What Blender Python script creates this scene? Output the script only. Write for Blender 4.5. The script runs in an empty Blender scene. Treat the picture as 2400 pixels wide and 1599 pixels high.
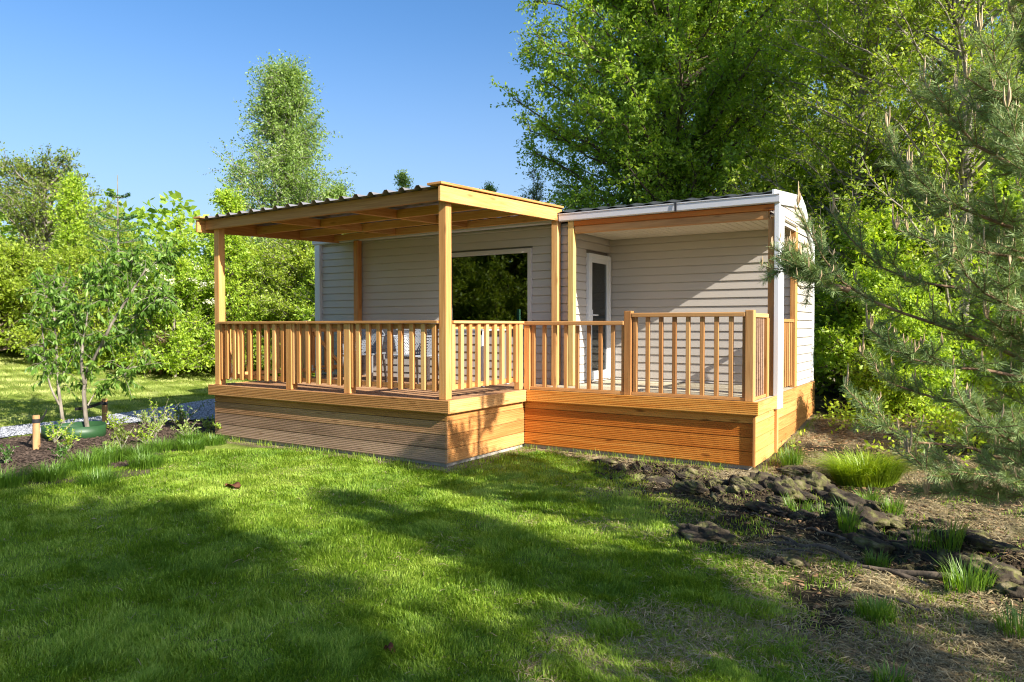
import bpy, math, random
import numpy as np
from mathutils import Vector
random.seed(7)
RNG = np.random.default_rng(7)
C = bpy.context.scene.collection
S = bpy.context.scene
# ------------------------------------------------------------------ camera
cam_d = bpy.data.cameras.new('camera'); cam = bpy.data.objects.new('camera', cam_d); C.objects.link(cam)
cam.location = (4.7056, -6.1758, 0.8)
cam.rotation_euler = (math.pi/2 - 0.0213, 0.0, 0.5642)
cam_d.sensor_width = 36; cam_d.lens = 25.776; cam_d.clip_start = 0.05; cam_d.clip_end = 1000
S.camera = cam
# ------------------------------------------------------------------ sun and sky
SUN = np.array([1.0, -0.19, 0.60]); SUN /= np.linalg.norm(SUN)
elev = math.asin(SUN[2]); azim = math.atan2(SUN[0], SUN[1])
W = bpy.data.worlds.new('World'); S.world = W; W.use_nodes = True
wn = W.node_tree.nodes; wl = W.node_tree.links
sky = wn.new('ShaderNodeTexSky'); sky.sky_type = 'NISHITA'; sky.sun_disc = False
sky.sun_elevation = elev; sky.sun_rotation = azim; sky.altitude = 10; sky.air_density = 1.0; sky.dust_density = 1.8; sky.ozone_density = 5.0
hs = wn.new('ShaderNodeHueSaturation'); hs.inputs['Saturation'].default_value = 1.14; wl.new(sky.outputs[0], hs.inputs['Color']); bg = wn['Background']
# paler air of the sky itself towards the horizon
wt = wn.new('ShaderNodeTexCoord'); wsx = wn.new('ShaderNodeSeparateXYZ'); wl.new(wt.outputs['Generated'], wsx.inputs[0])
wr = wn.new('ShaderNodeMapRange'); wr.interpolation_type = 'SMOOTHSTEP'; wr.inputs[1].default_value = 0.0; wr.inputs[2].default_value = .42; wr.inputs[3].default_value = .62; wr.inputs[4].default_value = 0.0; wl.new(wsx.outputs[2], wr.inputs[0])
wm = wn.new('ShaderNodeMix'); wm.data_type = 'RGBA'; wm.inputs[7].default_value = (2.7, 3.3, 4.1, 1); wl.new(wr.outputs[0], wm.inputs[0]); wl.new(hs.outputs[0], wm.inputs[6]); wl.new(wm.outputs[2], bg.inputs[0]); bg.inputs[1].default_value = 0.090
sd = bpy.data.lights.new('sun', 'SUN'); sd.energy = 4.8; sd.angle = math.radians(0.53); sd.color = (1.0, 0.93, 0.82)
so = bpy.data.objects.new('sun', sd); C.objects.link(so)
so.rotation_euler = Vector((SUN[0], SUN[1], SUN[2])).to_track_quat('Z', 'Y').to_euler()
S.view_settings.view_transform = 'Standard'; S.view_settings.look = 'None'; S.view_settings.gamma = 1.0
S.view_settings.exposure = 1.28
S.cycles.max_bounces = 7; S.cycles.diffuse_bounces = 4; S.cycles.glossy_bounces = 3
S.cycles.transmission_bounces = 4; S.cycles.transparent_max_bounces = 8
S.cycles.sample_clamp_indirect = 8.0; S.cycles.caustics_reflective = False; S.cycles.caustics_refractive = False
S.cycles.use_denoising = True; S.cycles.filter_width = 1.15

# ------------------------------------------------------------------ helpers
def tag(o, label=None, cat=None, group=None, kind=None):
    if label: o['label'] = label
    if cat: o['category'] = cat
    if group: o['group'] = group
    if kind: o['kind'] = kind
    return o
def empty(name, loc, label, cat, group=None):
    o = bpy.data.objects.new(name, None); C.objects.link(o); o.location = loc; o.empty_display_size = .2
    return tag(o, label, cat, group)
def wpos(o):
    v = Vector((0, 0, 0))
    while o is not None: v += o.location; o = o.parent
    return np.array(v)

class G:
    def __init__(s): s.v = []; s.f = []; s.r = []
    def add(s, vs, fs, r=None):
        n = len(s.v); s.v += [tuple(map(float, p)) for p in vs]
        s.f += [tuple(n + i for i in f) for f in fs]
        s.r += [random.random() if r is None else r]*len(vs); return s
    def box(s, x0, x1, y0, y1, z0, z1, c=.003, xf=None, r=None):
        if x1 < x0: x0, x1 = x1, x0
        if y1 < y0: y0, y1 = y1, y0
        if z1 < z0: z0, z1 = z1, z0
        c = min(c, (x1-x0)*.3, (y1-y0)*.3, (z1-z0)*.3)
        vs = []; idx = {}
        for i, X in enumerate((x0, x1)):
            for j, Y in enumerate((y0, y1)):
                for k, Z in enumerate((z0, z1)):
                    a = c if i == 0 else -c; b = c if j == 0 else -c; d = c if k == 0 else -c
                    for ax, p in enumerate(((X, Y+b, Z+d), (X+a, Y, Z+d), (X+a, Y+b, Z))):
                        idx[i, j, k, ax] = len(vs); vs.append(p)
        I = lambda i, j, k, ax: idx[i, j, k, ax]
        fs = []
        for i in (0, 1):
            fs.append((I(i,0,0,0), I(i,1,0,0), I(i,1,1,0), I(i,0,1,0)))
            fs.append((I(0,i,0,1), I(1,i,0,1), I(1,i,1,1), I(0,i,1,1)))
            fs.append((I(0,0,i,2), I(1,0,i,2), I(1,1,i,2), I(0,1,i,2)))
            for j in (0, 1):
                fs.append((I(0,i,j,1), I(1,i,j,1), I(1,i,j,2), I(0,i,j,2)))
                fs.append((I(i,0,j,0), I(i,1,j,0), I(i,1,j,2), I(i,0,j,2)))
                fs.append((I(i,j,0,0), I(i,j,1,0), I(i,j,1,1), I(i,j,0,1)))
                for k in (0, 1): fs.append((I(i,j,k,0), I(i,j,k,1), I(i,j,k,2)))
        if xf: vs = [xf(p) for p in vs]
        return s.add(vs, fs, r)
    def extrude(s, prof, A, B, u, v, caps=True, closed=True, r=None):
        A, B, u, v = map(np.array, (A, B, u, v)); n = len(prof)
        vs = [A + p[0]*u + p[1]*v for p in prof] + [B + p[0]*u + p[1]*v for p in prof]
        fs = [(i, (i+1) % n, n+(i+1) % n, n+i) for i in range(n if closed else n-1)]
        if caps and closed: fs += [tuple(range(n)), tuple(range(n, 2*n))]
        return s.add(vs, fs, r)
    def tube(s, pts, rad, sides=8, r=None):
        pts = [np.array(p, float) for p in pts]; k = len(pts)
        if not hasattr(rad, '__len__'): rad = [rad]*k
        d = pts[-1]-pts[0]; ref = np.array([0, 0, 1.]) if abs(d[2]) < .8*np.linalg.norm(d) else np.array([1., 0, 0])
        vs = []
        for i, p in enumerate(pts):
            t = pts[min(i+1, k-1)]-pts[max(i-1, 0)]; t /= np.linalg.norm(t)
            a = np.cross(t, ref); a /= np.linalg.norm(a); b = np.cross(t, a)
            for q in range(sides):
                an = 2*math.pi*q/sides; vs.append(p + rad[i]*(math.cos(an)*a + math.sin(an)*b))
        fs = [(i*sides+q, i*sides+(q+1) % sides, (i+1)*sides+(q+1) % sides, (i+1)*sides+q) for i in range(k-1) for q in range(sides)]
        fs += [tuple(range(sides)), tuple(range((k-1)*sides, k*sides))]
        return s.add(vs, fs, r)
    def mk(s, name, mat, parent=None, smooth=False, **kw):
        off = wpos(parent) if parent else np.zeros(3)
        V = np.array(s.v, float) - off
        me = bpy.data.meshes.new(name); me.from_pydata(V.tolist(), [], s.f)
        at = me.attributes.new('rnd', 'FLOAT', 'POINT'); at.data.foreach_set('value', np.array(s.r, np.float32))
        me.materials.append(mat)
        if smooth: me.shade_smooth()
        o = bpy.data.objects.new(name, me); C.objects.link(o)
        if parent: o.parent = parent
        return tag(o, **kw)

def fast_mesh(name, V, F, rnd, mat, parent=None, smooth=False, extra=None):
    """V [n,3], F list of int arrays [m,k] (k=3 or 4)"""
    V = np.asarray(V, np.float32)
    if parent is not None: V = V - wpos(parent).astype(np.float32)
    me = bpy.data.meshes.new(name); me.vertices.add(len(V)); me.vertices.foreach_set('co', V.ravel())
    Fs = [f for f in (F if isinstance(F, list) else [F]) if len(f)]
    loops = np.concatenate([f.ravel() for f in Fs]).astype(np.int32)
    tot = np.concatenate([np.full(len(f), f.shape[1]) for f in Fs]).astype(np.int32)
    st = np.concatenate([[0], np.cumsum(tot)[:-1]]).astype(np.int32)
    me.loops.add(len(loops)); me.loops.foreach_set('vertex_index', loops)
    me.polygons.add(len(tot)); me.polygons.foreach_set('loop_start', st); me.polygons.foreach_set('loop_total', tot)
    me.update(calc_edges=True)
    at = me.attributes.new('rnd', 'FLOAT', 'POINT'); at.data.foreach_set('value', np.asarray(rnd, np.float32))
    if extra is not None:
        for k, arr in extra.items():
            a = me.attributes.new(k, 'FLOAT', 'POINT'); a.data.foreach_set('value', np.asarray(arr, np.float32))
    me.materials.append(mat)
    if smooth: me.shade_smooth()
    o = bpy.data.objects.new(name, me); C.objects.link(o)
    if parent is not None: o.parent = parent
    return o

_T = np.random.default_rng(3).random((256, 256))
def vnoise(x, y):
    xi = np.floor(x).astype(int); yi = np.floor(y).astype(int); fx = x-xi; fy = y-yi
    fx = fx*fx*(3-2*fx); fy = fy*fy*(3-2*fy)
    a = _T[xi % 256, yi % 256]; b = _T[(xi+1) % 256, yi % 256]; c = _T[xi % 256, (yi+1) % 256]; d = _T[(xi+1) % 256, (yi+1) % 256]
    return (a*(1-fx)+b*fx)*(1-fy) + (c*(1-fx)+d*fx)*fy
def fbm(x, y, o=4):
    s = 0; a = .5; t = 0
    for i in range(o): s = s+a*vnoise(x*2**i+17*i, y*2**i+31*i); t += a; a *= .5
    return s/t
def sst(a, b, x):
    t = np.clip((x-a)/(b-a), 0, 1); return t*t*(3-2*t)
def inpoly(x, y, P):
    r = np.zeros(x.shape, bool); n = len(P)
    for i in range(n):
        x1, y1 = P[i]; x2, y2 = P[(i+1) % n]
        if y1 == y2: continue
        c = ((y1 > y) != (y2 > y)) & (x < (x2-x1)*(y-y1)/(y2-y1)+x1); r ^= c
    return r
def norm(a): return a/np.maximum(np.linalg.norm(a, axis=-1, keepdims=True), 1e-9)

# ------------------------------------------------------------------ materials
def newmat(name):
    m = bpy.data.materials.new(name); m.use_nodes = True; nt = m.node_tree
    return m, nt, nt.nodes['Principled BSDF'], nt.nodes['Material Output']
def N(nt, t, **kw):
    n = nt.nodes.new(t)
    for k, v in kw.items():
        if k == 'ins':
            for a, b in v.items(): n.inputs[a].default_value = b
        else: setattr(n, k, v)
    return n
def ramp(nt, stops):
    n = nt.nodes.new('ShaderNodeValToRGB'); e = n.color_ramp.elements
    while len(e) < len(stops): e.new(.5)
    for i, (p, c) in enumerate(stops): e[i].position = p; e[i].color = (*c, 1)
    return n
def mth(nt, op, a=None, b=None):
    n = nt.nodes.new('ShaderNodeMath'); n.operation = op
    for i, q in enumerate((a, b)):
        if q is None: continue
        if isinstance(q, (int, float)): n.inputs[i].default_value = q
        else: nt.links.new(q, n.inputs[i])
    return n.outputs[0]
def wood(name, axis, c0, c1, c2, rough=.6, knots=.5, grain=1.0, vary=.35):
    m, nt, b, out = newmat(name); L = nt.links.new
    tc = N(nt, 'ShaderNodeTexCoord'); at = N(nt, 'ShaderNodeAttribute', attribute_name='rnd')
    ofs = N(nt, 'ShaderNodeVectorMath', operation='SCALE'); ofs.inputs[0].default_value = (31.7, 17.3, 23.9); L(at.outputs['Fac'], ofs.inputs['Scale'])
    add = N(nt, 'ShaderNodeVectorMath', operation='ADD'); L(tc.outputs['Object'], add.inputs[0]); L(ofs.outputs[0], add.inputs[1])
    def mp(lo, hi):
        q = N(nt, 'ShaderNodeMapping'); sc = [hi]*3; sc['XYZ'.index(axis)] = lo; q.inputs['Scale'].default_value = sc; L(add.outputs[0], q.inputs[0]); return q
    q1 = mp(1.1, 22); n1 = N(nt, 'ShaderNodeTexNoise', ins={'Scale': 1.0, 'Detail': 4.0, 'Distortion': 1.6}); L(q1.outputs[0], n1.inputs[0])
    q2 = mp(3.0, 120); n2 = N(nt, 'ShaderNodeTexNoise', ins={'Scale': 1.0, 'Detail': 3.0}); L(q2.outputs[0], n2.inputs[0])
    q3 = mp(2.2, 9); v = N(nt, 'ShaderNodeTexVoronoi', ins={'Scale': 1.0}); L(q3.outputs[0], v.inputs[0])
    kn = N(nt, 'ShaderNodeMapRange', ins={1: .06, 2: .17, 3: knots, 4: 0.0}); L(v.outputs['Distance'], kn.inputs[0])
    q4 = mp(.5, 2.0); n4 = N(nt, 'ShaderNodeTexNoise', ins={'Scale': 1.0, 'Detail': 2.0}); L(q4.outputs[0], n4.inputs[0])
    f = mth(nt, 'ADD', mth(nt, 'MULTIPLY', n1.outputs[0], .62*grain), mth(nt, 'MULTIPLY', n2.outputs[0], .38*grain))
    f = mth(nt, 'ADD', f, mth(nt, 'MULTIPLY', mth(nt, 'SUBTRACT', n4.outputs[0], .5), .5))
    f = mth(nt, 'ADD', f, mth(nt, 'MULTIPLY', mth(nt, 'SUBTRACT', at.outputs['Fac'], .5), vary))
    r = ramp(nt, [(.25, c0), (.5, c1), (.75, c2)]); L(f, r.inputs[0])
    mx = N(nt, 'ShaderNodeMix', data_type='RGBA', blend_type='MULTIPLY'); mx.inputs[7].default_value = (.32, .2, .12, 1)
    L(kn.outputs[0], mx.inputs[0]); L(r.outputs[0], mx.inputs[6]); L(mx.outputs[2], b.inputs['Base Color'])
    b.inputs['Roughness'].default_value = rough; b.inputs['Specular IOR Level'].default_value = .3
    bp = N(nt, 'ShaderNodeBump', ins={'Strength': .35, 'Distance': .004}); L(n2.outputs[0], bp.inputs['Height']); L(bp.outputs[0], b.inputs['Normal'])
    return m
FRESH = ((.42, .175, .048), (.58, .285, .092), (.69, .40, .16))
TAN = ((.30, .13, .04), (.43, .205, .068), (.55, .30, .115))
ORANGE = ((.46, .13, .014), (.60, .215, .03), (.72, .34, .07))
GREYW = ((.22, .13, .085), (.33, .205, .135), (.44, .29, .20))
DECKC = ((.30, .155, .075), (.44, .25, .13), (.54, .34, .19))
PALED = ((.36, .30, .20), (.50, .44, .32), (.62, .56, .43))
M = {}
for ax in 'XYZ':
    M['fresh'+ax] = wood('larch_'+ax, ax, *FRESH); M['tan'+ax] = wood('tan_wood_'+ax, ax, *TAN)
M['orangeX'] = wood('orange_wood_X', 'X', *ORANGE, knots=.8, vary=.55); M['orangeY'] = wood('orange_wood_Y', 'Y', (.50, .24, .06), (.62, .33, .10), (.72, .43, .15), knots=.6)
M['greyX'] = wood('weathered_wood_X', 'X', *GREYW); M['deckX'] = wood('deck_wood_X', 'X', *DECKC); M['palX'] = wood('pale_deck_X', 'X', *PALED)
def plain(name, col, rough=.5, var=.06, spec=.4, scale=3.0, bump=0.0, metal=0.0, bscale=40):
    m, nt, b, out = newmat(name); L = nt.links.new
    tc = N(nt, 'ShaderNodeTexCoord'); n = N(nt, 'ShaderNodeTexNoise', ins={'Scale': scale, 'Detail': 5.0}); L(tc.outputs['Object'], n.inputs[0])
    at = N(nt, 'ShaderNodeAttribute', attribute_name='rnd')
    f = mth(nt, 'ADD', n.outputs[0], mth(nt, 'MULTIPLY', mth(nt, 'SUBTRACT', at.outputs['Fac'], .5), .4))
    r = ramp(nt, [(.25, tuple(c*(1-var) for c in col)), (.75, tuple(min(1, c*(1+var)) for c in col))]); L(f, r.inputs[0]); L(r.outputs[0], b.inputs['Base Color'])
    b.inputs['Roughness'].default_value = rough; b.inputs['Specular IOR Level'].default_value = spec; b.inputs['Metallic'].default_value = metal
    if bump:
        n2 = N(nt, 'ShaderNodeTexNoise', ins={'Scale': bscale, 'Detail': 4.0}); L(tc.outputs['Object'], n2.inputs[0])
        bp = N(nt, 'ShaderNodeBump', ins={'Strength': bump, 'Distance': .01}); L(n2.outputs[0], bp.inputs['Height']); L(bp.outputs[0], b.inputs['Normal'])
    return m
M['siding'] = plain('beige_siding', (.50, .46, .415), .45, .03, .4, 1.2)
M['white'] = plain('white_trim', (.70, .71, .72), .35, .02, .5, 1.0)
M['gutter'] = plain('white_gutter', (.60, .60, .64), .3, .03, .5, 1.0)
M['ceil'] = plain('porch_ceiling', (.62, .56, .45), .5, .02)
M['roof'] = plain('dark_roof', (.045, .048, .055), .4, .2)
M['sheet'] = plain('grey_roof_sheet', (.17, .165, .175), .45, .15, .5, 4.0)
M['concrete'] = plain('concrete', (.36, .33, .29), .9, .25, .2, 6, .6)
M['crumb'] = plain('soil_crumbs', (.060, .042, .026), .95, .6, .1, 30)
M['litter'] = plain('leaf_litter', (.26, .16, .085), .9, .5, .1, 30)
M['inner'] = plain('room_wall', (.22, .20, .18), .8, .1)
M['dark'] = plain('dark_metal', (.03, .03, .035), .4, .1)
M['lgrey'] = plain('light_grey_plastic', (.34, .36, .39), .4, .08, .5, 5)
M['chair'] = plain('grey_woven_plastic', (.20, .22, .25), .4, .12, .5, 6)
M['tablem'] = plain('white_metal', (.62, .63, .64), .35, .04)
M['black'] = plain('black_rubber', (.012, .012, .014), .7, .2)
M['greenp'] = plain('green_plastic', (.02, .065, .022), .45, .12, .4, 4)
M['zinc'] = plain('zinc', (.4, .42, .45), .35, .1, .5, 9, metal=.8)
M['mat'] = plain('coir', (.10, .085, .06), .9, .4, .1, 30)
M['red'] = plain('brown_leaf', (.13, .055, .03), .8, .3, .1, 30)
def glassmat():
    m, nt, b, out = newmat('window_glass'); L = nt.links.new
    tr = N(nt, 'ShaderNodeBsdfTransparent'); tr.inputs[0].default_value = (.42, .44, .43, 1)
    gl = N(nt, 'ShaderNodeBsdfGlossy'); gl.inputs['Roughness'].default_value = 0.0; gl.inputs[0].default_value = (.9, .95, .92, 1)
    fr = N(nt, 'ShaderNodeFresnel', ins={'IOR': 1.9}); mx = N(nt, 'ShaderNodeMixShader')
    L(fr.outputs[0], mx.inputs[0]); L(tr.outputs[0], mx.inputs[1]); L(gl.outputs[0], mx.inputs[2]); L(mx.outputs[0], out.inputs[0]); nt.nodes.remove(b)
    return m
M['glass'] = glassmat()
def leafmat(name, c0, c1, c2, trans=.5, gloss=.035):
    m, nt, b, out = newmat(name); L = nt.links.new; nt.nodes.remove(b)
    at = N(nt, 'ShaderNodeAttribute', attribute_name='rnd'); tc = N(nt, 'ShaderNodeTexCoord')
    n = N(nt, 'ShaderNodeTexNoise', ins={'Scale': .9, 'Detail': 2.0}); L(tc.outputs['Object'], n.inputs[0])
    f = mth(nt, 'ADD', mth(nt, 'MULTIPLY', at.outputs['Fac'], .6), mth(nt, 'MULTIPLY', n.outputs[0], .4))
    r = ramp(nt, [(.15, c0), (.5, c1), (.85, c2)]); L(f, r.inputs[0])
    di = N(nt, 'ShaderNodeBsdfDiffuse'); tl = N(nt, 'ShaderNodeBsdfTranslucent'); gl = N(nt, 'ShaderNodeBsdfGlossy'); gl.inputs['Roughness'].default_value = .5; gl.inputs[0].default_value = (.8, .9, .7, 1)
    tcx = N(nt, 'ShaderNodeMix', data_type='RGBA', blend_type='MULTIPLY'); tcx.inputs[0].default_value = 1; tcx.inputs[7].default_value = (1.45, 1.40, .60, 1)
    L(r.outputs[0], tcx.inputs[6]); L(tcx.outputs[2], tl.inputs[0]); L(r.outputs[0], di.inputs[0])
    m1 = N(nt, 'ShaderNodeMixShader'); m1.inputs[0].default_value = trans; L(di.outputs[0], m1.inputs[1]); L(tl.outputs[0], m1.inputs[2])
    m2 = N(nt, 'ShaderNodeMixShader'); m2.inputs[0].default_value = gloss; L(m1.outputs[0], m2.inputs[1]); L(gl.outputs[0], m2.inputs[2]); L(m2.outputs[0], out.inputs[0])
    return m
LF = dict(
 beech=leafmat('beech_leaf', (0.139, 0.233, 0.026), (0.261, 0.401, 0.039), (0.461, 0.571, 0.065)),
 pale=leafmat('pale_leaf', (0.196, 0.290, 0.069), (0.329, 0.444, 0.102), (0.524, 0.618, 0.227)),
 birch=leafmat('birch_leaf', (0.131, 0.226, 0.053), (0.242, 0.368, 0.081), (0.438, 0.553, 0.179)),
 yellow=leafmat('yellow_green_leaf', (0.175, 0.257, 0.024), (0.301, 0.409, 0.039), (0.508, 0.576, 0.077)),
 bright=leafmat('bright_leaf', (0.184, 0.303, 0.027), (0.341, 0.492, 0.045), (0.575, 0.683, 0.078)),
 olive=leafmat('olive_leaf', (0.120, 0.178, 0.030), (0.204, 0.275, 0.042), (0.312, 0.389, 0.072)),
 dark=leafmat('dark_leaf', (0.051, 0.118, 0.023), (0.085, 0.186, 0.031), (0.135, 0.270, 0.047)),
 fir=leafmat('fir_needles', (0.051, 0.120, 0.042), (0.077, 0.192, 0.062), (0.128, 0.288, 0.083), .2),
 pine=leafmat('pine_needles', (0.121, 0.188, 0.067), (0.206, 0.305, 0.103), (0.378, 0.465, 0.182), .2, .05),
 meadow=leafmat('meadow_blades', (.22, .28, .06), (.34, .41, .10), (.50, .51, .20), .4, .01),
 grass=leafmat('lawn_blades', (0.105, 0.201, 0.016), (0.251, 0.382, 0.034), (0.481, 0.572, 0.117), .4, .02),
 straw=leafmat('dry_straw', (0.200, 0.145, 0.075), (0.330, 0.260, 0.140), (0.480, 0.400, 0.240), .2, .03),
 sapling=leafmat('sapling_leaf', (0.081, 0.168, 0.024), (0.149, 0.294, 0.036), (0.297, 0.448, 0.072)),
 tuft=leafmat('tuft_blades', (0.066, 0.149, 0.011), (0.121, 0.248, 0.017), (0.209, 0.347, 0.033), .45, .06),
 lime=leafmat('lime_tuft_blades', (0.162, 0.263, 0.012), (0.254, 0.374, 0.016), (0.365, 0.468, 0.032), .45, .05),
 flower=leafmat('cream_flowers', (0.550, 0.550, 0.420), (0.700, 0.700, 0.550), (0.800, 0.800, 0.680), .3, .0),
 candle=leafmat('pine_candles', (0.380, 0.240, 0.120), (0.500, 0.350, 0.200), (0.600, 0.460, 0.300), .1, .05),
)
def barkmat(name, c0, c1):
    m, nt, b, out = newmat(name); L = nt.links.new
    tc = N(nt, 'ShaderNodeTexCoord'); mp = N(nt, 'ShaderNodeMapping'); mp.inputs['Scale'].default_value = (14, 14, 4); L(tc.outputs['Object'], mp.inputs[0])
    n = N(nt, 'ShaderNodeTexNoise', ins={'Scale': 1.0, 'Detail': 5.0}); L(mp.outputs[0], n.inputs[0])
    r = ramp(nt, [(.35, c0), (.65, c1)]); L(n.outputs[0], r.inputs[0]); L(r.outputs[0], b.inputs['Base Color']); b.inputs['Roughness'].default_value = .9
    bp = N(nt, 'ShaderNodeBump', ins={'Strength': .6, 'Distance': .02}); L(n.outputs[0], bp.inputs['Height']); L(bp.outputs[0], b.inputs['Normal'])
    return m
BK = dict(grey=barkmat('grey_bark', (.13, .11, .085), (.32, .28, .22)), birch=barkmat('birch_bark', (.12, .10, .08), (.42, .40, .36)),
          brown=barkmat('brown_bark', (.06, .045, .03), (.16, .12, .085)), pine=barkmat('pine_bark', (.16, .09, .05), (.38, .24, .14)), pole=barkmat('round_pole', (.30, .155, .06), (.44, .25, .11)))
def groundmat():
    m, nt, b, out = newmat('ground_soil'); L = nt.links.new
    tc = N(nt, 'ShaderNodeTexCoord')
    a = {k: N(nt, 'ShaderNodeAttribute', attribute_name=k).outputs['Fac'] for k in ('lawn', 'mulch', 'dry')}
    n1 = N(nt, 'ShaderNodeTexNoise', ins={'Scale': 2.2, 'Detail': 6.0}); L(tc.outputs['Object'], n1.inputs[0])
    n2 = N(nt, 'ShaderNodeTexNoise', ins={'Scale': 45.0, 'Detail': 6.0, 'Roughness': .7}); L(tc.outputs['Object'], n2.inputs[0])
    f = mth(nt, 'ADD', mth(nt, 'MULTIPLY', n1.outputs[0], .5), mth(nt, 'MULTIPLY', n2.outputs[0], .5))
    soil = ramp(nt, [(.40, (.014, .010, .007)), (.49, (.05, .038, .025)), (.54, (.09, .085, .03)), (.62, (.20, .155, .10))]); L(f, soil.inputs[0])
    lawn = ramp(nt, [(.35, (.08, .13, .015)), (.52, (.20, .27, .04)), (.66, (.36, .38, .14))]); L(f, lawn.inputs[0])
    mul = ramp(nt, [(.38, (.02, .014, .010)), (.5, (.06, .042, .032)), (.62, (.15, .11, .085))]); L(f, mul.inputs[0])
    dry = ramp(nt, [(.36, (.13, .10, .05)), (.5, (.25, .20, .12)), (.62, (.38, .32, .20))]); L(f, dry.inputs[0])
    cur = soil.outputs[0]
    for k, rr in (('dry', dry), ('lawn', lawn), ('mulch', mul)):
        mx = N(nt, 'ShaderNodeMix', data_type='RGBA'); L(a[k], mx.inputs[0]); L(cur, mx.inputs[6]); L(rr.outputs[0], mx.inputs[7]); cur = mx.outputs[2]
    L(cur, b.inputs['Base Color']); b.inputs['Roughness'].default_value = .95; b.inputs['Specular IOR Level'].default_value = .1
    bp = N(nt, 'ShaderNodeBump', ins={'Strength': .9, 'Distance': .02}); L(n2.outputs[0], bp.inputs['Height']); L(bp.outputs[0], b.inputs['Normal'])
    return m
def lumpmat():
    m, nt, b, out = newmat('mossy_stone'); L = nt.links.new
    tc = N(nt, 'ShaderNodeTexCoord'); n = N(nt, 'ShaderNodeTexNoise', ins={'Scale': 9.0, 'Detail': 6.0}); L(tc.outputs['Object'], n.inputs[0])
    r = ramp(nt, [(.36, (.02, .014, .008)), (.5, (.055, .04, .022)), (.58, (.10, .10, .025)), (.68, (.20, .165, .09))]); L(n.outputs[0], r.inputs[0]); L(r.outputs[0], b.inputs['Base Color']); b.inputs['Roughness'].default_value = .95
    n2 = N(nt, 'ShaderNodeTexNoise', ins={'Scale': 60.0, 'Detail': 5.0}); L(tc.outputs['Object'], n2.inputs[0])
    bp = N(nt, 'ShaderNodeBump', ins={'Strength': .8, 'Distance': .01}); L(n2.outputs[0], bp.inputs['Height']); L(bp.outputs[0], b.inputs['Normal'])
    return m
M['lump'] = lumpmat()
M['gravelsheet'] = plain('gravel_sheet', (.22, .23, .255), .9, .4, .2, 60, .9, bscale=120)
M['pebble'] = plain('pebbles', (.34, .355, .39), .8, .45, .2, 40)

# ------------------------------------------------------------------ terrain
BED = [(-3.6,-3.1),(-3.35,-2.5),(-3.3,-2.2),(-3.0,-1.75),(-3.35,-1.1),(-3.6,-.55),(-3.95,-.05),(-4.3,.55),(-4.3,3.0),(-5.4,3.2),(-5.62,1.3),(-6.25,.4),(-6.45,-.15),(-6.35,-1.03),(-6.3,-1.7),(-6.25,-3.4),(-5.8,-4.6),(-4.2,-4.2)]
PATH = [(-5.55,6.0),(-5.6,3.2),(-5.6,1.3),(-6.3,.3),(-6.5,-.15),(-6.4,-1.0),(-6.35,-1.7),(-6.25,-3.4),(-6.0,-6.5),(-5.6,-9),(-6.6,-9),(-6.9,-6.5),(-7.25,-3.4),(-7.4,-1.1),(-7.6,.56),(-8.2,2.4),(-8.5,3.3),(-8.6,6.0)]
def soilf(x, y):   # 0 = lawn, 1 = bare rough ground at the right
    # boundary polyline y -> x
    yb = np.array([-9, -5, -2.94, -2.35, -1.84, -1.53, -.93, -.06, .75, 1.21, 1.5, 6.6, 12]); xb = np.array([4.6, 4.4, 4.02, 3.90, 3.62, 3.25, 2.75, 2.1, 1.5, .9, .2, -9, -12])
    bx = np.interp(y, yb, xb); return sst(-.5, .55, x-bx + (fbm(x*1.7, y*1.7)-.5)*1.5)
STRIP = np.array([(1.7,1.0),(2.5,.6),(3.3,.55),(3.9,.15),(4.5,-.35),(5.4,-1.0)])
def stripf(x, y):
    d = np.full(np.shape(x), 1e9)
    for (x1, y1), (x2, y2) in zip(STRIP[:-1], STRIP[1:]):
        t = np.clip(((x-x1)*(x2-x1)+(y-y1)*(y2-y1))/((x2-x1)**2+(y2-y1)**2), 0, 1); d = np.minimum(d, np.hypot(x-x1-t*(x2-x1), y-y1-t*(y2-y1)))
    return np.exp(-(d/.48)**2)
def T(x, y):
    x = np.asarray(x, float); y = np.asarray(y, float)
    z = -.725 + .018*(fbm(x*.9+3, y*.9)-.5)
    perp = -(x+7.4)*.97-(y+1.1)*.23
    z = z + np.minimum(.125*np.maximum(perp-.1, 0), 1.0)*sst(-12, -4, -abs(y-4)+0.0*x+4)*1.0
    z = z + .085*np.clip(y-1.7, 0, 5)*sst(1.2, 2.7, x)
    z = z + .06*np.clip(x-4.6, 0, 4)
    s = soilf(x, y)*sst(-6, -3, y)*sst(-.02, .15, np.maximum(x-2.85, np.maximum(1.58-y, 0)))*sst(9, 6, y)
    r = np.abs(fbm(x*2.3+5, y*2.3, 3)-.5)*2
    z = z + s*((fbm(x*3.1, y*3.1, 4)-.45)*.14*sst(-3.2, -.8, y) + (fbm(x*7, y*7, 3)-.5)*.035 - .04*(1-r)*sst(-2, -.5, y))
    sf = stripf(x, y)*sst(-.02, .12, np.maximum(x-2.85, np.maximum(1.58-y, 0)))
    z = z + sf*(.10*(1-np.abs(fbm(x*2.6+11, y*4.2+3, 3)-.5)*5).clip(-.6, 1) + .05*(fbm(x*9, y*9, 3)-.5) - .02)
    for hx, hy, hr, hd in ((4.32,-.12,.26,.13),(4.15,-.42,.16,.07),(3.1,.85,.22,.07),(3.55,.35,.2,.08),(2.4,.5,.2,.04),(3.3,-.85,.18,.05),(3.85,.35,.15,.07)):
        z = z - hd*np.exp(-((x-hx)**2+(y-hy)**2)/(hr*hr))
    return z
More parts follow.
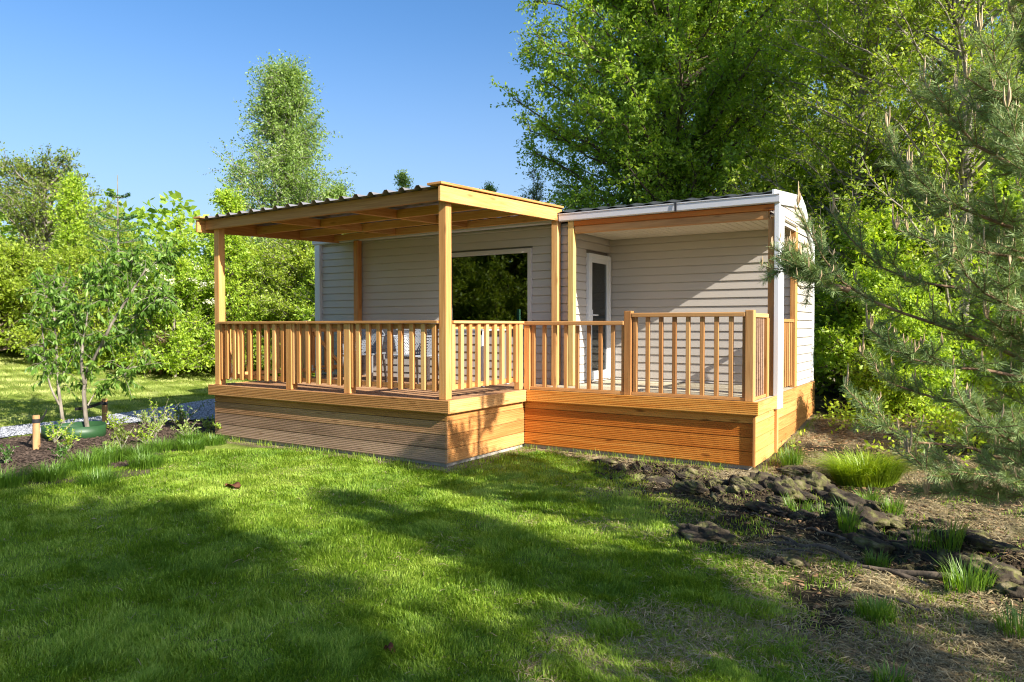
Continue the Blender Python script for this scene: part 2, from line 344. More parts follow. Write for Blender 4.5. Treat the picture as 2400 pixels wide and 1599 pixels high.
def axis_coords(lo, hi, dlo, dhi, d, far):
    a = list(np.arange(dlo, dhi+1e-6, d)); st = d
    up = [a[-1]]
    while up[-1] < hi: st *= 1.12; up.append(up[-1]+min(st, far))
    st = d; dn = [a[0]]
    while dn[-1] > lo: st *= 1.12; dn.append(dn[-1]-min(st, far))
    return np.array(dn[::-1][:-1]+a+up[1:])
REDB = [(-3.15,-2.8),(-3.0,-2.45),(-2.85,-2.05),(-2.85,-1.65),(-2.6,-1.6),(-2.45,-1.95),(-2.6,-2.4),(-2.85,-2.8)]
def masks(x, y):
    so_ = soilf(x, y); nb = (fbm(x*2.2+9, y*2.2)-.5)*.5
    inb = inpoly(x+nb*.6, y+nb*.6, BED).astype(float)
    inb = np.maximum(inb, inpoly(x+nb*.3, y+nb*.3, REDB)*.8)
    lawn = 1-so_
    strip = np.clip(1-np.abs(np.where(x < 0.05, y-.0, y-1.55))/.22, 0, 1)*((x > -4.1) & (x < 2.9))
    strip2 = np.clip(1-np.abs(x-.02)/.22, 0, 1)*((y > -.2) & (y < 1.6))
    st = np.clip(np.maximum(strip, strip2)*1.6 + (fbm(x*6, y*6)-.6), 0, 1)
    return lawn, inb, st, so_
gx = axis_coords(-160, 120, -9, 7.5, .055, 12); gy = axis_coords(-60, 200, -6.5, 8, .055, 12)
X, Y = np.meshgrid(gx, gy, indexing='ij'); Z = T(X, Y)
nx, ny = X.shape
ii = np.arange(nx*ny).reshape(nx, ny)
F = np.stack([ii[:-1, :-1], ii[1:, :-1], ii[1:, 1:], ii[:-1, 1:]], -1).reshape(-1, 4)
lw, mu, st, so_ = masks(X.ravel(), Y.ravel())
dryn = sst(.42, .62, fbm(X.ravel()*1.1+40, Y.ravel()*1.1))
far = sst(-8.2, -9.5, X.ravel())
lawn_m = np.clip(lw*(1-st), 0, 1)
dryn = dryn*(1-.8*stripf(X.ravel(), Y.ravel())*sst(.35, .55, fbm(X.ravel()*4, Y.ravel()*4+9)))
dry_m = np.clip(.75*so_*dryn + st*.8 + .35*far, 0, 1)
g = fast_mesh('ground', np.stack([X.ravel(), Y.ravel(), Z.ravel()], 1), F, np.zeros(nx*ny), groundmat(), smooth=True, extra=dict(lawn=lawn_m, mulch=mu, dry=dry_m))
tag(g, kind='structure')
# gravel path sheet
def strip_sheet(name, P, mat, lift, d=.12):
    P = np.array(P); x0, y0 = P.min(0); x1, y1 = P.max(0)
    xs = np.arange(x0, x1+d, d); ys = np.arange(y0, y1+d, d); A, B = np.meshgrid(xs, ys, indexing='ij')
    n, k = A.shape; idx = np.arange(n*k).reshape(n, k)
    cx = (A[:-1, :-1]+d/2).ravel(); cy = (B[:-1, :-1]+d/2).ravel()
    w = (fbm(cx*3, cy*3)-.5)*.35; keep = inpoly(cx+w, cy+w, [tuple(p) for p in P])
    Fq = np.stack([idx[:-1, :-1], idx[1:, :-1], idx[1:, 1:], idx[:-1, 1:]], -1).reshape(-1, 4)[keep]
    V = np.stack([A.ravel(), B.ravel(), T(A, B).ravel()+lift], 1)
    used = np.unique(Fq); re = np.full(len(V), -1); re[used] = np.arange(len(used))
    return fast_mesh(name, V[used], re[Fq], np.zeros(len(used)), mat, smooth=True)
tag(strip_sheet('gravel_path', PATH, M['gravelsheet'], .02), kind='structure')
def scatter_in(P, n, rng):
    P_ = np.array(P); lo = P_.min(0); hi = P_.max(0); out = np.zeros((0, 2))
    while len(out) < n:
        q = lo + rng.random((n, 2))*(hi-lo); q = q[inpoly(q[:, 0], q[:, 1], P)]; out = np.vstack([out, q])
    return out[:n]
def chips(name, XY, size, flat, mat, lift, rng, **kw):
    n = len(XY); s = size*(.5+rng.random(n)); a = rng.random(n)*6.28
    d1 = np.stack([np.cos(a), np.sin(a), (rng.random(n)-.5)*.5], 1)*s[:, None]; d2 = np.stack([-np.sin(a), np.cos(a), (rng.random(n)-.5)*.5], 1)*s[:, None]*(.3+.5*rng.random(n))[:, None]
    c = np.stack([XY[:, 0], XY[:, 1], T(XY[:, 0], XY[:, 1])+lift], 1); up = np.array([0, 0, 1.])*(s*flat)[:, None]
    V = np.stack([c-d1, c+d2, c+d1, c-d2, c+up], 1).reshape(-1, 3); b = (np.arange(n)*5)[:, None]
    Fq = np.concatenate([b+np.array([[0, 1, 4]]), b+np.array([[1, 2, 4]]), b+np.array([[2, 3, 4]]), b+np.array([[3, 0, 4]])])
    o = fast_mesh(name, V, Fq, np.repeat(rng.random(n), 5), mat); return tag(o, **kw)
chips('gravel', scatter_in(PATH, 30000, RNG), .016, .8, M['pebble'], .018, RNG, kind='stuff')
chips('bark_mulch', scatter_in(BED, 16000, RNG), .022, .35, plain('mulch_chips', (.085, .06, .045), .9, .6, .1, 30), .004, RNG, kind='stuff')

# ------------------------------------------------------------------ wooden deck (top at z = 0)
def grooved(h, t=.028, n=7, d=.0042):
    p = h/n; pts = [(-t, 0), (-t, h)]
    for k in range(n)[::-1]:
        z = k*p; pts += [(0, z+p*.96), (0, z+p*.46), (-d, z+p*.36), (-d, z+p*.06)]
    return pts
def gboard(g, A, B, out, h, n=7): g.extrude(grooved(h, n=n), A, B, out, (0, 0, 1))
deck = empty('wooden_deck', (-.5, 1.6, -.72), 'raised L-shaped wooden deck with grooved skirting boards round the beige cabin', 'deck')
def floorboards(g, x0, x1, y0, y1, w=.145, n=6):
    y = y0
    while y < y1-.02:
        e = min(y+w-.005, y1); prof = []
        k = max(1, round((e-y)/w*n)); p = (e-y)/k
        prof = [(0, -.028)]
        for q in range(k): prof += [(q*p+p*.1, 0), (q*p+p*.62, 0), (q*p+p*.68, -.004), (q*p+p*.98, -.004)]
        prof += [(e-y, -.028)]
        cuts = [x0, x1] if random.random() < .5 else [x0, x0+(x1-x0)*random.uniform(.3, .7), x1]
        for a, b in zip(cuts[:-1], cuts[1:]): g.extrude(prof, (a+.002, y, -.004), (b-.002, y, -.004), (0, 1, 0), (0, 0, 1))
        y += w
g = G(); floorboards(g, -4.04, .0-.03, .03, 2.55); g.mk('deck_floor', M['deckX'], deck)
g = G(); floorboards(g, -.025, 2.77, 1.62, 2.5); floorboards(g, .13, 2.75, 2.503, 3.80); g.mk('porch_floor', M['palX'], deck, label='pale weathered floor boards of the porch part')
F_H = .1403
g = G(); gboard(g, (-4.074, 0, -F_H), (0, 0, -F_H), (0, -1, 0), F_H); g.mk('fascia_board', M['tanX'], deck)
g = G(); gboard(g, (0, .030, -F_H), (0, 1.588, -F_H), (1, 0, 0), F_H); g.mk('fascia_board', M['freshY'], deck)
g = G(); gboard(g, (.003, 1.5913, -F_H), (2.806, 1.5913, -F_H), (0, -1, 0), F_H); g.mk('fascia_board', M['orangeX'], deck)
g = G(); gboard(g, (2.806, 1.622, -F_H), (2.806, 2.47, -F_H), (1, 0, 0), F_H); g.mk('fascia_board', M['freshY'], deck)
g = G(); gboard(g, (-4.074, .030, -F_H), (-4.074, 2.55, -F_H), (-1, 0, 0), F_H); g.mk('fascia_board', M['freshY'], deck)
rows = [(-.2302+.0, -.144), (-.3802, -.2342), (-.5302, -.3842), (-.6802, -.5342)]
for k, (a, b) in enumerate(rows):
    h = b-a; n = max(3, round(h/.0208))
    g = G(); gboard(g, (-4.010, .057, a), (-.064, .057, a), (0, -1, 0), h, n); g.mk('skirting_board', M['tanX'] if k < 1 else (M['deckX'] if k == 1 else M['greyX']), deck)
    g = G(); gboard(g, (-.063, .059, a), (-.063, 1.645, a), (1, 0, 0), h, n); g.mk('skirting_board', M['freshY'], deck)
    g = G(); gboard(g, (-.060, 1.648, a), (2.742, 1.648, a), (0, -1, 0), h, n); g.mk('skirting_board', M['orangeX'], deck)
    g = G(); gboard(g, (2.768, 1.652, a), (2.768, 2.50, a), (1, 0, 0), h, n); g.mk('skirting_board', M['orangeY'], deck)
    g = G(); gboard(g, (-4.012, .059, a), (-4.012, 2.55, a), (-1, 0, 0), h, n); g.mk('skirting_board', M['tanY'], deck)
g = G(); g.box(2.746, 2.772, 1.62, 1.649, -.685, -.143); g.mk('corner_post', M['freshZ'], deck)
g = G(); g.box(2.71, 2.80, 2.503, 2.56, -.70, -.145, c=.004); g.mk('corner_post', M['freshZ'], deck)
g = G(); g.box(-3.95, -.10, .10, 2.5, -.80, -.684); g.box(-.10, 2.70, 1.69, 2.5, -.80, -.684); g.mk('concrete_base', M['concrete'], deck)

# ------------------------------------------------------------------ railings
def rail_x(name, label, x0, x1, y, bal, ztop, front, mats, bw=.055, bd=.045, lowgap=True):
    """railing running along X. front: y of the baluster faces"""
    t = empty(name, ((x0+x1)/2, y, 0), label, 'railing', 'railings round the deck')
    return t
R1 = empty('deck_railing', (-2.1, .12, 0), 'long front deck railing under the pergola, in three bays with two newel posts', 'railing')
def capx(par, x0, x1, y0, y1, z0, z1, m): g = G(); g.box(x0, x1, y0, y1, z0, z1, .004); return g.mk('handrail', m, par)
capx(R1, -3.925, -2.2, .045, .15, .822, .852, M['tanX']); capx(R1, -2.198, -.184, .045, .15, .822, .852, M['tanX'])
bays = [(-3.915, -2.605, [-3.809,-3.653,-3.507,-3.337,-3.172,-3.016,-2.864,-2.707]), (-2.50, -1.60, [-2.413,-2.254,-2.073,-1.892,-1.713]), (-1.495, -.186, [-1.407,-1.252,-1.089,-.92,-.762,-.599,-.436,-.281])]
for a, b, bl in bays:
    g = G(); g.box(a, b, .118, .150, .760, .820); g.mk('top_rail', M['tanX'], R1)
    g = G(); g.box(a, b, .118, .150, .098, .150); g.mk('bottom_rail', M['freshX'], R1)
    for x in bl: g = G(); g.box(x, x+.056, .074+random.uniform(-.002, .002), .1165, .085+random.uniform(-.004, .004), .8205); g.mk('baluster', M['freshZ'], R1)
    for x in (a+.003,): g = G(); g.box(x, x+.032, .080, .117, .07, .8205); g.mk('baluster', M['freshZ'], R1)
for x in (-2.604, -1.599): g = G(); g.box(x, x+.102, .068, .172, -.002, .8215, .005); g.mk('newel_post', M['freshZ'], R1)
R2 = empty('deck_railing', (-.1, .85, 0), 'short sunlit railing on the right side of the pergola deck, ending at the inner corner', 'railing')
g = G(); g.box(-.155, -.055, .178, 1.64, .822, .852, .004); g.mk('handrail', M['freshY'], R2)
g = G(); g.box(-.152, -.122, .18, 1.55, .760, .820); g.mk('top_rail', M['freshY'], R2)
g = G(); g.box(-.152, -.122, .18, 1.55, .098, .150); g.mk('bottom_rail', M['freshY'], R2)
for y in [.178,.338,.495,.660,.832,1.0,1.162,1.316,1.474]: g = G(); g.box(-.121, -.078, y, y+.056, .095, .8205); g.mk('baluster', M['freshZ'], R2)
g = G(); g.box(-.155, -.075, 1.552, 1.635, -.002, .8215, .005); g.mk('newel_post', M['freshZ'], R2)
R3 = empty('deck_railing', (.65, 1.66, 0), 'lower brown railing before the white cabin door, starting at the inner corner post', 'railing')
g = G(); g.box(-.070, .016, 1.645, 1.73, -.002, .800, .005); g.mk('newel_post', M['freshZ'], R3)
g = G(); g.box(-.074, 1.278, 1.632, 1.722, .802, .851, .006); g.mk('handrail', M['tanX'], R3)
g = G(); g.box(.018, 1.277, 1.655, 1.715, .003, .040); g.mk('bottom_rail', M['tanX'], R3)
for x in [.031,.186,.334,.487,.640,.795,.948,1.107,1.240]: g = G(); g.box(x, x+(.032 if x > 1.2 else .045), 1.664, 1.700, .040, .8005); g.mk('baluster', M['tanZ'], R3)
R4 = empty('deck_railing', (2.0, 1.66, 0), 'higher brown railing at the right end of the deck, between two taller newel posts', 'railing')
for x, tp in ((1.280, .966), (2.655, .962)): g = G(); g.box(x, x+.088, 1.645, 1.735, -.002, tp, .005); g.mk('newel_post', M['tanZ'], R4)
g = G(); g.box(1.370, 2.653, 1.645, 1.722, .893, .942, .006); g.mk('handrail', M['tanX'], R4)
g = G(); g.box(1.370, 2.653, 1.655, 1.715, .003, .038); g.mk('bottom_rail', M['tanX'], R4)
for x in [1.386,1.536,1.694,1.850,2.006,2.164,2.320,2.477,2.622]: g = G(); g.box(x, x+(.030 if x > 2.6 else .046), 1.664, 1.700, .038, .892); g.mk('baluster', M['tanZ'], R4)
R5 = empty('deck_railing', (2.72, 2.05, 0), 'short side railing with close-set slim balusters beside the white corner trim', 'railing')
g = G(); g.box(2.66, 2.745, 1.738, 2.30, .885, .930, .005); g.mk('handrail', M['freshY'], R5)
g = G(); g.box(2.675, 2.735, 1.738, 2.24, .003, .036); g.mk('bottom_rail', M['tanY'], R5)
for y in [1.80,1.885,1.97,2.055,2.14]: g = G(); g.box(2.685, 2.725, y, y+.034, .036, .8845); g.mk('baluster', M['greyX'], R5)
g = G(); g.box(2.67, 2.745, 2.245, 2.33, -.002, .884, .005); g.mk('newel_post', M['freshZ'], R5)
R6 = empty('deck_railing', (-3.98, .8, 0), 'left side deck railing seen through the front balusters, running back to the gate', 'railing')
g = G(); g.box(-4.02, -3.93, .178, 1.66, .822, .852, .004); g.mk('handrail', M['freshY'], R6)
g = G(); g.box(-3.965, -3.935, .178, 1.60, .760, .820); g.mk('top_rail', M['freshY'], R6)
g = G(); g.box(-3.965, -3.935, .178, 1.60, .098, .150); g.mk('bottom_rail', M['freshY'], R6)
for y in [.24,.40,.57,.74,.90,1.07,1.24,1.41]: g = G(); g.box(-4.010, -3.967, y, y+.056, .095, .8205); g.mk('baluster', M['freshZ'], R6)
g = G(); g.box(-4.03, -3.93, 1.602, 1.70, -.002, .8215, .005); g.mk('newel_post', M['freshZ'], R6)
gate = empty('deck_gate', (-3.97, 2.05, 0), 'wooden gate with diagonal brace at the left side of the deck against the cabin wall', 'gate')
g = G()
for y in (1.75, 1.88, 2.02, 2.14, 2.31): g.box(-4.0, -3.978, y, y+.075, .06, .80)
g.mk('gate_board', M['freshZ'], gate)
g = G(); g.box(-3.977, -3.95, 1.74, 2.40, .10, .17); g.box(-3.977, -3.95, 1.74, 2.40, .70, .77)
def brace(p):
    return (p[0], p[1], p[2] + (p[1]-1.78)*-.95)
g.box(-3.9765, -3.952, 1.78, 2.36, .66, .73, xf=brace); g.mk('gate_brace', M['freshY'], gate)
g = G(); g.tube([(-3.93, 1.72, .13), (-3.93, 1.98, .13)], .012, 8); g.tube([(-3.93, 1.72, .10), (-3.93, 1.72, .19)], .014, 8); g.mk('hinge', M['zinc'], gate)

# ------------------------------------------------------------------ pergola
per = empty('pergola', (-2.1, 1.2, 0), 'flat roofed pale timber pergola with corrugated grey roof over the deck', 'pergola')
def post(par, x, y, w, z1, m='freshZ', z0=-.002, nm='roof_post'): g = G(); g.box(x, x+w, y, y+w, z0, z1, .005); return g.mk(nm, M[m], par)
post(per, -.182, .072, .100, 2.16); post(per, -4.022, .072, .100, 2.12); post(per, -.123, 2.44, .095, 2.20); post(per, -3.765, 2.44, .095, 2.16)
RS = .038      # rise of the roof per metre towards the cabin
def rise(z0):
    return lambda p: (p[0], p[1], p[2] + (p[1])*RS + (p[0]+.1)*.010)
XF = rise(0)
g = G(); g.box(-.052, -.020, -.100, 2.545, 2.103, 2.262, .003, XF); g.mk('side_fascia', M['freshY'], per)
g = G(); g.box(-4.165, -4.130, -.100, 2.545, 2.095, 2.262, .003, XF); g.mk('side_fascia', M['freshY'], per)
g = G(); g.box(-.19, .003, -.115, 2.56, 2.276, 2.302, .003, XF); g.mk('cap_board', M['freshY'], per)
g = G(); g.box(-4.20, -4.05, -.115, 2.56, 2.276, 2.302, .003, XF); g.mk('cap_board', M['freshY'], per)
g = G(); g.box(-4.128, -.054, .012, .070, 2.130, 2.258, .003, XF); g.mk('front_beam', M['tanX'], per)
for y in (.86, 1.66): g = G(); g.box(-4.128, -.054, y, y+.045, 2.125, 2.235, .003, XF); g.mk('rafter', M['freshX'], per)
g = G(); g.box(-4.128, -.054, 2.37, 2.415, 2.115, 2.215, .003, XF); g.mk('rafter', M['freshX'], per)
for x in (-2.86, -1.50):
    for a, b in ((.072, .858), (.907, 1.658), (1.707, 2.368)):
        g = G(); g.box(x, x+.045, a, b, 2.127, 2.234, .003, XF); g.mk('noggin', M['freshY'], per)
for a, b in ((.072, .858), (.907, 1.658), (1.707, 2.368)):
    g = G(); g.box(-.100, -.055, a, b, 2.127, 2.232, .003, XF); g.mk('noggin', M['freshY'], per)
# corrugated sheet
prof = []; p = .226; x = -4.126
while x < -.06:
    for dx, dz in ((0, 0), (.115, 0), (.148, .036), (.186, .036), (.218, 0)): 
        if x+dx < -.056: prof.append((x+dx, dz))
    x += p
prof2 = [(a, b+.0025) for a, b in prof] + [(a, b) for a, b in prof[::-1]]
g = G(); ys = (-.085, 2.55)
A = [XF((a, ys[0], 2.262+b)) for a, b in prof2]; B = [XF((a, ys[1], 2.262+b-.014)) for a, b in prof2]; n = len(prof2)
g.add(A+B, [(i, (i+1) % n, n+(i+1) % n, n+i) for i in range(n)]); g.mk('corrugated_roof', M['sheet'], per)

# ------------------------------------------------------------------ cabin
cab = empty('holiday_cabin', (-.9, 3.5, -.7), 'beige mobile home with lapped siding, white trim, wide window and recessed porch', 'holiday cabin')
Q = .114
def sid_row(g, axis, c, out, a, b, z, zt):
    """one lapped board. axis X: runs in x from a to b on plane y=c ; out = outward direction"""
    z0 = max(z, zt[0]); z1 = min(z+Q, zt[1])
    if z1-z0 < .01: return
    pr = [(-.02, z0), (-.02, z1), (-.008, z1), (-.008, z1-.009), (.002, z1-.011), (.012, z0+.012), (.013, z0+.002), (.010, z0)]
    u = np.array(out, float)
    if axis == 'X': g.extrude(pr, (a, c, 0), (b, c, 0), u, (0, 0, 1), r=.5+random.uniform(-.1, .1))
    else: g.extrude(pr, (c, a, 0), (c, b, 0), u, (0, 0, 1), r=.5+random.uniform(-.1, .1))
def siding(name, axis, c, out, a, b, zl, zh, phase, holes=(), **kw):
    g = G(); k0 = math.floor((zl-phase)/Q)
    z = phase + k0*Q
    while z < zh:
        segs = [(a, b)]
        for h in holes:
            if z+Q > h[2]+.012 and z < h[3]-.012:
                ns = []
                for s0, s1 in segs:
                    if h[0] > s0: ns.append((s0, min(s1, h[0])))
                    if h[1] < s1: ns.append((max(s0, h[1]), s1))
                segs = ns
        for s0, s1 in segs:
            if s1-s0 > .01: sid_row(g, axis, c, out, s0, s1, z, (zl, zh))
        z += Q
    return g.mk(name, M['siding'], cab, **kw)
WX0, WX1, WZ0, WZ1 = -1.96, -.494, .745, 1.872
siding('front_wall', 'X', 2.57, (0, -1, 0), -4.60, .085, -.02, 2.17, 2.0115, [(WX0, WX1, WZ0, WZ1)])
siding('porch_back_wall', 'X', 3.82, (0, -1, 0), .10, 2.71, .0, 2.08, 1.978)
DY0, DY1, DZ0, DZ1 = 3.03, 3.765, .03, 1.81
siding('porch_side_wall', 'Y', .10, (1, 0, 0), 2.60, 3.80, .0, 2.08, 1.978, [(DY0, DY1, DZ0, DZ1)])
siding('end_wall', 'Y', 2.72, (1, 0, 0), 3.92, 4.96, .0, 2.10, 2.0115)
# gable above the opening, clipped under the roof line
def rz(y): return np.interp(y, [2.5, 3.97, 4.23, 4.90], [2.335, 2.485, 2.39, 1.93])
g = G()
z = 2.10
for z0 in (2.0115+Q, 2.0115+2*Q, 2.0115+3*Q):
    lo = z0-Q*1.0+ .0; 
    ylist = [y for y in np.arange(2.70, 4.85, .02) if rz(y)-.05 > lo+.02]
    if not ylist: continue
    a, b = min(ylist), max(ylist); hi = min(lo+Q, 2.44)
    pts = [(2.733, a, lo), (2.733, b, lo), (2.723, b, min(hi, rz(b)-.03)), (2.723, (a+b)/2, hi), (2.723, a, min(hi, rz(a)-.02))]
    n = len(pts); g.add(pts+[(2.69, p_[1], p_[2]) for p_ in pts], [tuple(range(n)), tuple(range(n, 2*n))]+[(i, (i+1) % n, n+(i+1) % n, n+i) for i in range(n)])
g.mk('gable_cladding', M['siding'], cab)
# corner trims, fascia
g = G(); g.box(-4.72, -4.602, 2.500, 2.60, -.70, 2.16, .004); g.box(-4.72, -4.69, 2.61, 4.6, -.7, 2.2); g.mk('corner_trim', M['white'], cab)
g = G(); g.box(2.762, 2.816, 2.455, 2.500, -.155, 2.21, .003); g.box(2.790, 2.818, 2.503, 2.705, -.155, 2.16, .003); g.mk('corner_trim', M['white'], cab)
g = G(); g.box(2.70, 2.738, 4.962, 5.06, -.0, 1.80, .003); g.mk('corner_trim', M['white'], cab)
g = G(); g.box(.098, .112, 3.795, 3.812, .0, 2.06, .002); g.box(.075, .118, 2.545, 2.598, .0, 2.08, .003); g.mk('corner_trim', M['siding'], cab)
# gable verge board following the roof line
ys = [2.44, 3.97, 4.23, 4.90]
top = [(y, float(rz(y))+.005) for y in ys]; bot = [(y, float(rz(y))-.15) for y in ys[::-1]]
g = G(); pts = [(2.738, y, z) for y, z in top+bot]; n = len(pts)
g.add(pts+[(2.762, p_[1], p_[2]) for p_ in pts], [tuple(range(n)), tuple(range(n, 2*n))]+[(i, (i+1) % n, n+(i+1) % n, n+i) for i in range(n)]); g.mk('verge_board', M['white'], cab)
# gutters
gp = [(0, 0), (.062, 0), (.075, .012), (.078, .085), (.085, .092), (.085, .102), (.070, .102), (.066, .02), (.008, .014), (.008, .102), (0, .102)]
g = G(); g.extrude(gp, (.0, 2.498, 2.180), (1.62, 2.498, 2.182), (0, -1, 0), (0, 0, 1)); g.extrude(gp, (1.625, 2.498, 2.182), (2.822, 2.498, 2.184), (0, -1, 0), (0, 0, 1)); g.mk('gutter', M['gutter'], cab)
g = G(); g.box(1.600, 1.630, 2.405, 2.411, 2.176, 2.29, .002); g.mk('gutter_clip', M['dark'], cab)
g = G(); g.extrude(gp[:6]+[(0, .102)], (-4.75, 2.555, 2.150), (-.02, 2.555, 2.175), (0, -1, 0), (0, 0, 1)); g.mk('gutter', M['gutter'], cab)
# porch timber
g = G(); g.box(.205, 2.760, 2.462, 2.540, 2.112, 2.178, .003); g.mk('porch_beam', M['orangeX'], cab)
g = G(); g.box(.205, 2.688, 2.480, 2.560, 2.018, 2.110, .003); g.mk('porch_beam', M['tanX'], cab)
g = G(); g.box(.118, .200, 2.458, 2.542, -.002, 2.176, .004); g.mk('porch_post', wood('green_yellow_wood', 'Z', (.42, .27, .07), (.55, .38, .12), (.66, .48, .19)), cab)
g = G(); g.box(2.690, 2.760, 2.470, 2.555, -.002, 2.017, .004); g.mk('porch_post', M['tanZ'], cab)
g = G(); g.box(2.665, 2.732, 3.79, 3.915, -.002, 2.06, .004); g.mk('porch_post', M['freshZ'], cab)
g = G(); g.box(2.665, 2.728, 2.71, 3.788, 2.045, 2.098, .004); g.mk('opening_head', M['freshY'], cab)
g = G(); g.box(2.66, 2.72, 2.60, 3.788, .840, .880, .004); g.mk('side_rail', M['tanY'], cab)
g = G()
for y in np.arange(2.68, 3.75, .11): g.box(2.67, 2.708, y, y+.04, .03, .839)
g.mk('side_balusters', M['tanZ'], cab)
# porch ceiling boards with grooves
g = G(); x = .13
while x < 2.76:
    e = min(x+.098, 2.76); g.box(x, e-.008, 2.562, 3.80, 2.062, 2.075, .002); g.box(e-.009, e+.001, 2.562, 3.80, 2.070, 2.078, .001); x += .098
g.mk('porch_ceiling', M['ceil'], cab)
g = G(); g.box(.05, 2.70, 2.56, 4.5, 2.100, 2.12); g.mk('roof_deck', M['inner'], cab)
# roof: profiled dark sheet
g = G(); nxr = int((2.82+4.76)/.03); xs = np.linspace(-4.76, 2.745, nxr); yl = [(2.415, 2.292), (2.6, 2.345), (3.97, 2.492), (4.23, 2.397), (4.92, 1.93)]
V = []; 
for (y, z) in yl:
    for x in xs: V.append((x, y, z + .016*max(0, math.sin(x*2*math.pi/.24))**.6))
g.add(V, [(j*nxr+i, j*nxr+i+1, (j+1)*nxr+i+1, (j+1)*nxr+i) for j in range(len(yl)-1) for i in range(nxr-1)], .5); g.mk('roof', M['roof'], cab, smooth=True)
# body behind the cladding: room box with openings
g = G(); 
g.box(-4.68, WX0, 2.595, 2.64, -.05, 2.15); g.box(WX1, .06, 2.595, 2.64, -.05, 2.15); g.box(WX0, WX1, 2.595, 2.64, -.05, WZ0); g.box(WX0, WX1, 2.595, 2.64, WZ1, 2.15)
g.box(-4.68, -4.62, 2.64, 4.55, -.05, 2.15); g.box(-4.68, 2.70, 4.86, 4.92, -.05, 1.93); g.box(-4.68, .06, 2.60, 4.5, 2.152, 2.18); g.box(-4.68, .06, 2.60, 4.5, -.10, -.052)
g.box(.02, .078, 2.64, 4.5, -.05, 2.15); g.box(.08, 2.66, 3.85, 3.88, -.05, 2.078)
g.mk('inner_wall', M['inner'], cab)
# window
g = G(); w = .062
g.box(WX0, WX1, 2.535, 2.60, WZ1-w, WZ1, .004); g.box(WX0, WX1, 2.535, 2.60, WZ0, WZ0+w, .004); g.box(WX0, WX0+w, 2.5355, 2.60, WZ0+w, WZ1-w, .004); g.box(WX1-w, WX1, 2.5355, 2.60, WZ0+w, WZ1-w, .004)
win = g.mk('window', plain('shaded_window_frame', (.50, .47, .44), .4, .03), cab)  # white frame toned down to beige: shade put into its base colour
g = G(); g.box(WX0+w, WX1-w, 2.572, 2.578, WZ0+w, WZ1-w, .001); g.mk('pane', M['glass'], win)
# door in the porch side wall
g = G(); w = .055
g.box(.098, .150, DY0, DY0+w, DZ0, DZ1, .004); g.box(.098, .150, DY1-w, DY1, DZ0, DZ1, .004); g.box(.0985, .150, DY0+w, DY1-w, DZ1-w, DZ1, .004)
g.box(.100, .140, DY0+w, DY0+2.2*w, DZ0, DZ1-w, .004); g.box(.100, .140, DY1-2.2*w, DY1-w, DZ0, DZ1-w, .004); g.box(.1005, .140, DY0+2.2*w, DY1-2.2*w, DZ0, DZ0+2.2*w, .004); g.box(.1005, .140, DY0+2.2*w, DY1-2.2*w, DZ1-2.2*w, DZ1-w, .004)
door = g.mk('door', M['white'], cab)
g = G(); g.box(.112, .118, DY0+2.2*w, DY1-2.2*w, DZ0+2.2*w, DZ1-2.2*w, .001); g.mk('pane', M['glass'], door)
g = G(); g.tube([(.140, DY0+.10, .945), (.185, DY0+.10, .945), (.190, DY0+.20, .945)], .010, 8); g.box(.139, .146, DY0+.07, DY0+.13, .86, 1.02, .002); g.mk('handle', M['white'], door)
# plinth boards at the end wall
g = G()
for a, b in ((-.14, .0), (-.285, -.144), (-.43, -.289), (-.575, -.434), (-.72, -.579)): gboard(g, (2.772, 2.565, a), (2.765, 5.0, a), (1, 0, 0), b-a, 7)
g.mk('plinth', M['freshY'], cab)
g = G(); g.box(-4.70, 2.70, 2.62, 4.9, -.74, -.102); g.mk('plinth_core', M['inner'], cab)
# pendant lamps in the room
for i, (x, z) in enumerate(((-1.703, 1.742), (-1.161, 1.706))):
    t = empty('pendant_lamp', (x, 3.4, z), ['dark dome pendant lamp behind the window pane, nearer the corner post', 'dark dome pendant lamp behind the window pane, nearer the right window frame'][i], 'lamp', 'pendant lamps inside the window')
    n = 20; V = []; pr = [(.02, .10), (.045, .09), (.085, .05), (.115, 0), (.110, 0), (.08, .045)]
    for r_, h_ in pr:
        for q in range(n): V.append((x+r_*math.cos(6.2832*q/n), 3.4+r_*math.sin(6.2832*q/n), z+h_-.05))
    g = G(); g.add(V, [(j*n+q, j*n+(q+1) % n, (j+1)*n+(q+1) % n, (j+1)*n+q) for j in range(len(pr)-1) for q in range(n)]); g.mk('lamp_shade', M['dark'], t, smooth=True)
    g = G(); g.tube([(x, 3.4, z+.05), (x, 3.4, 2.149)], .004, 6); g.mk('cord', M['black'], t)

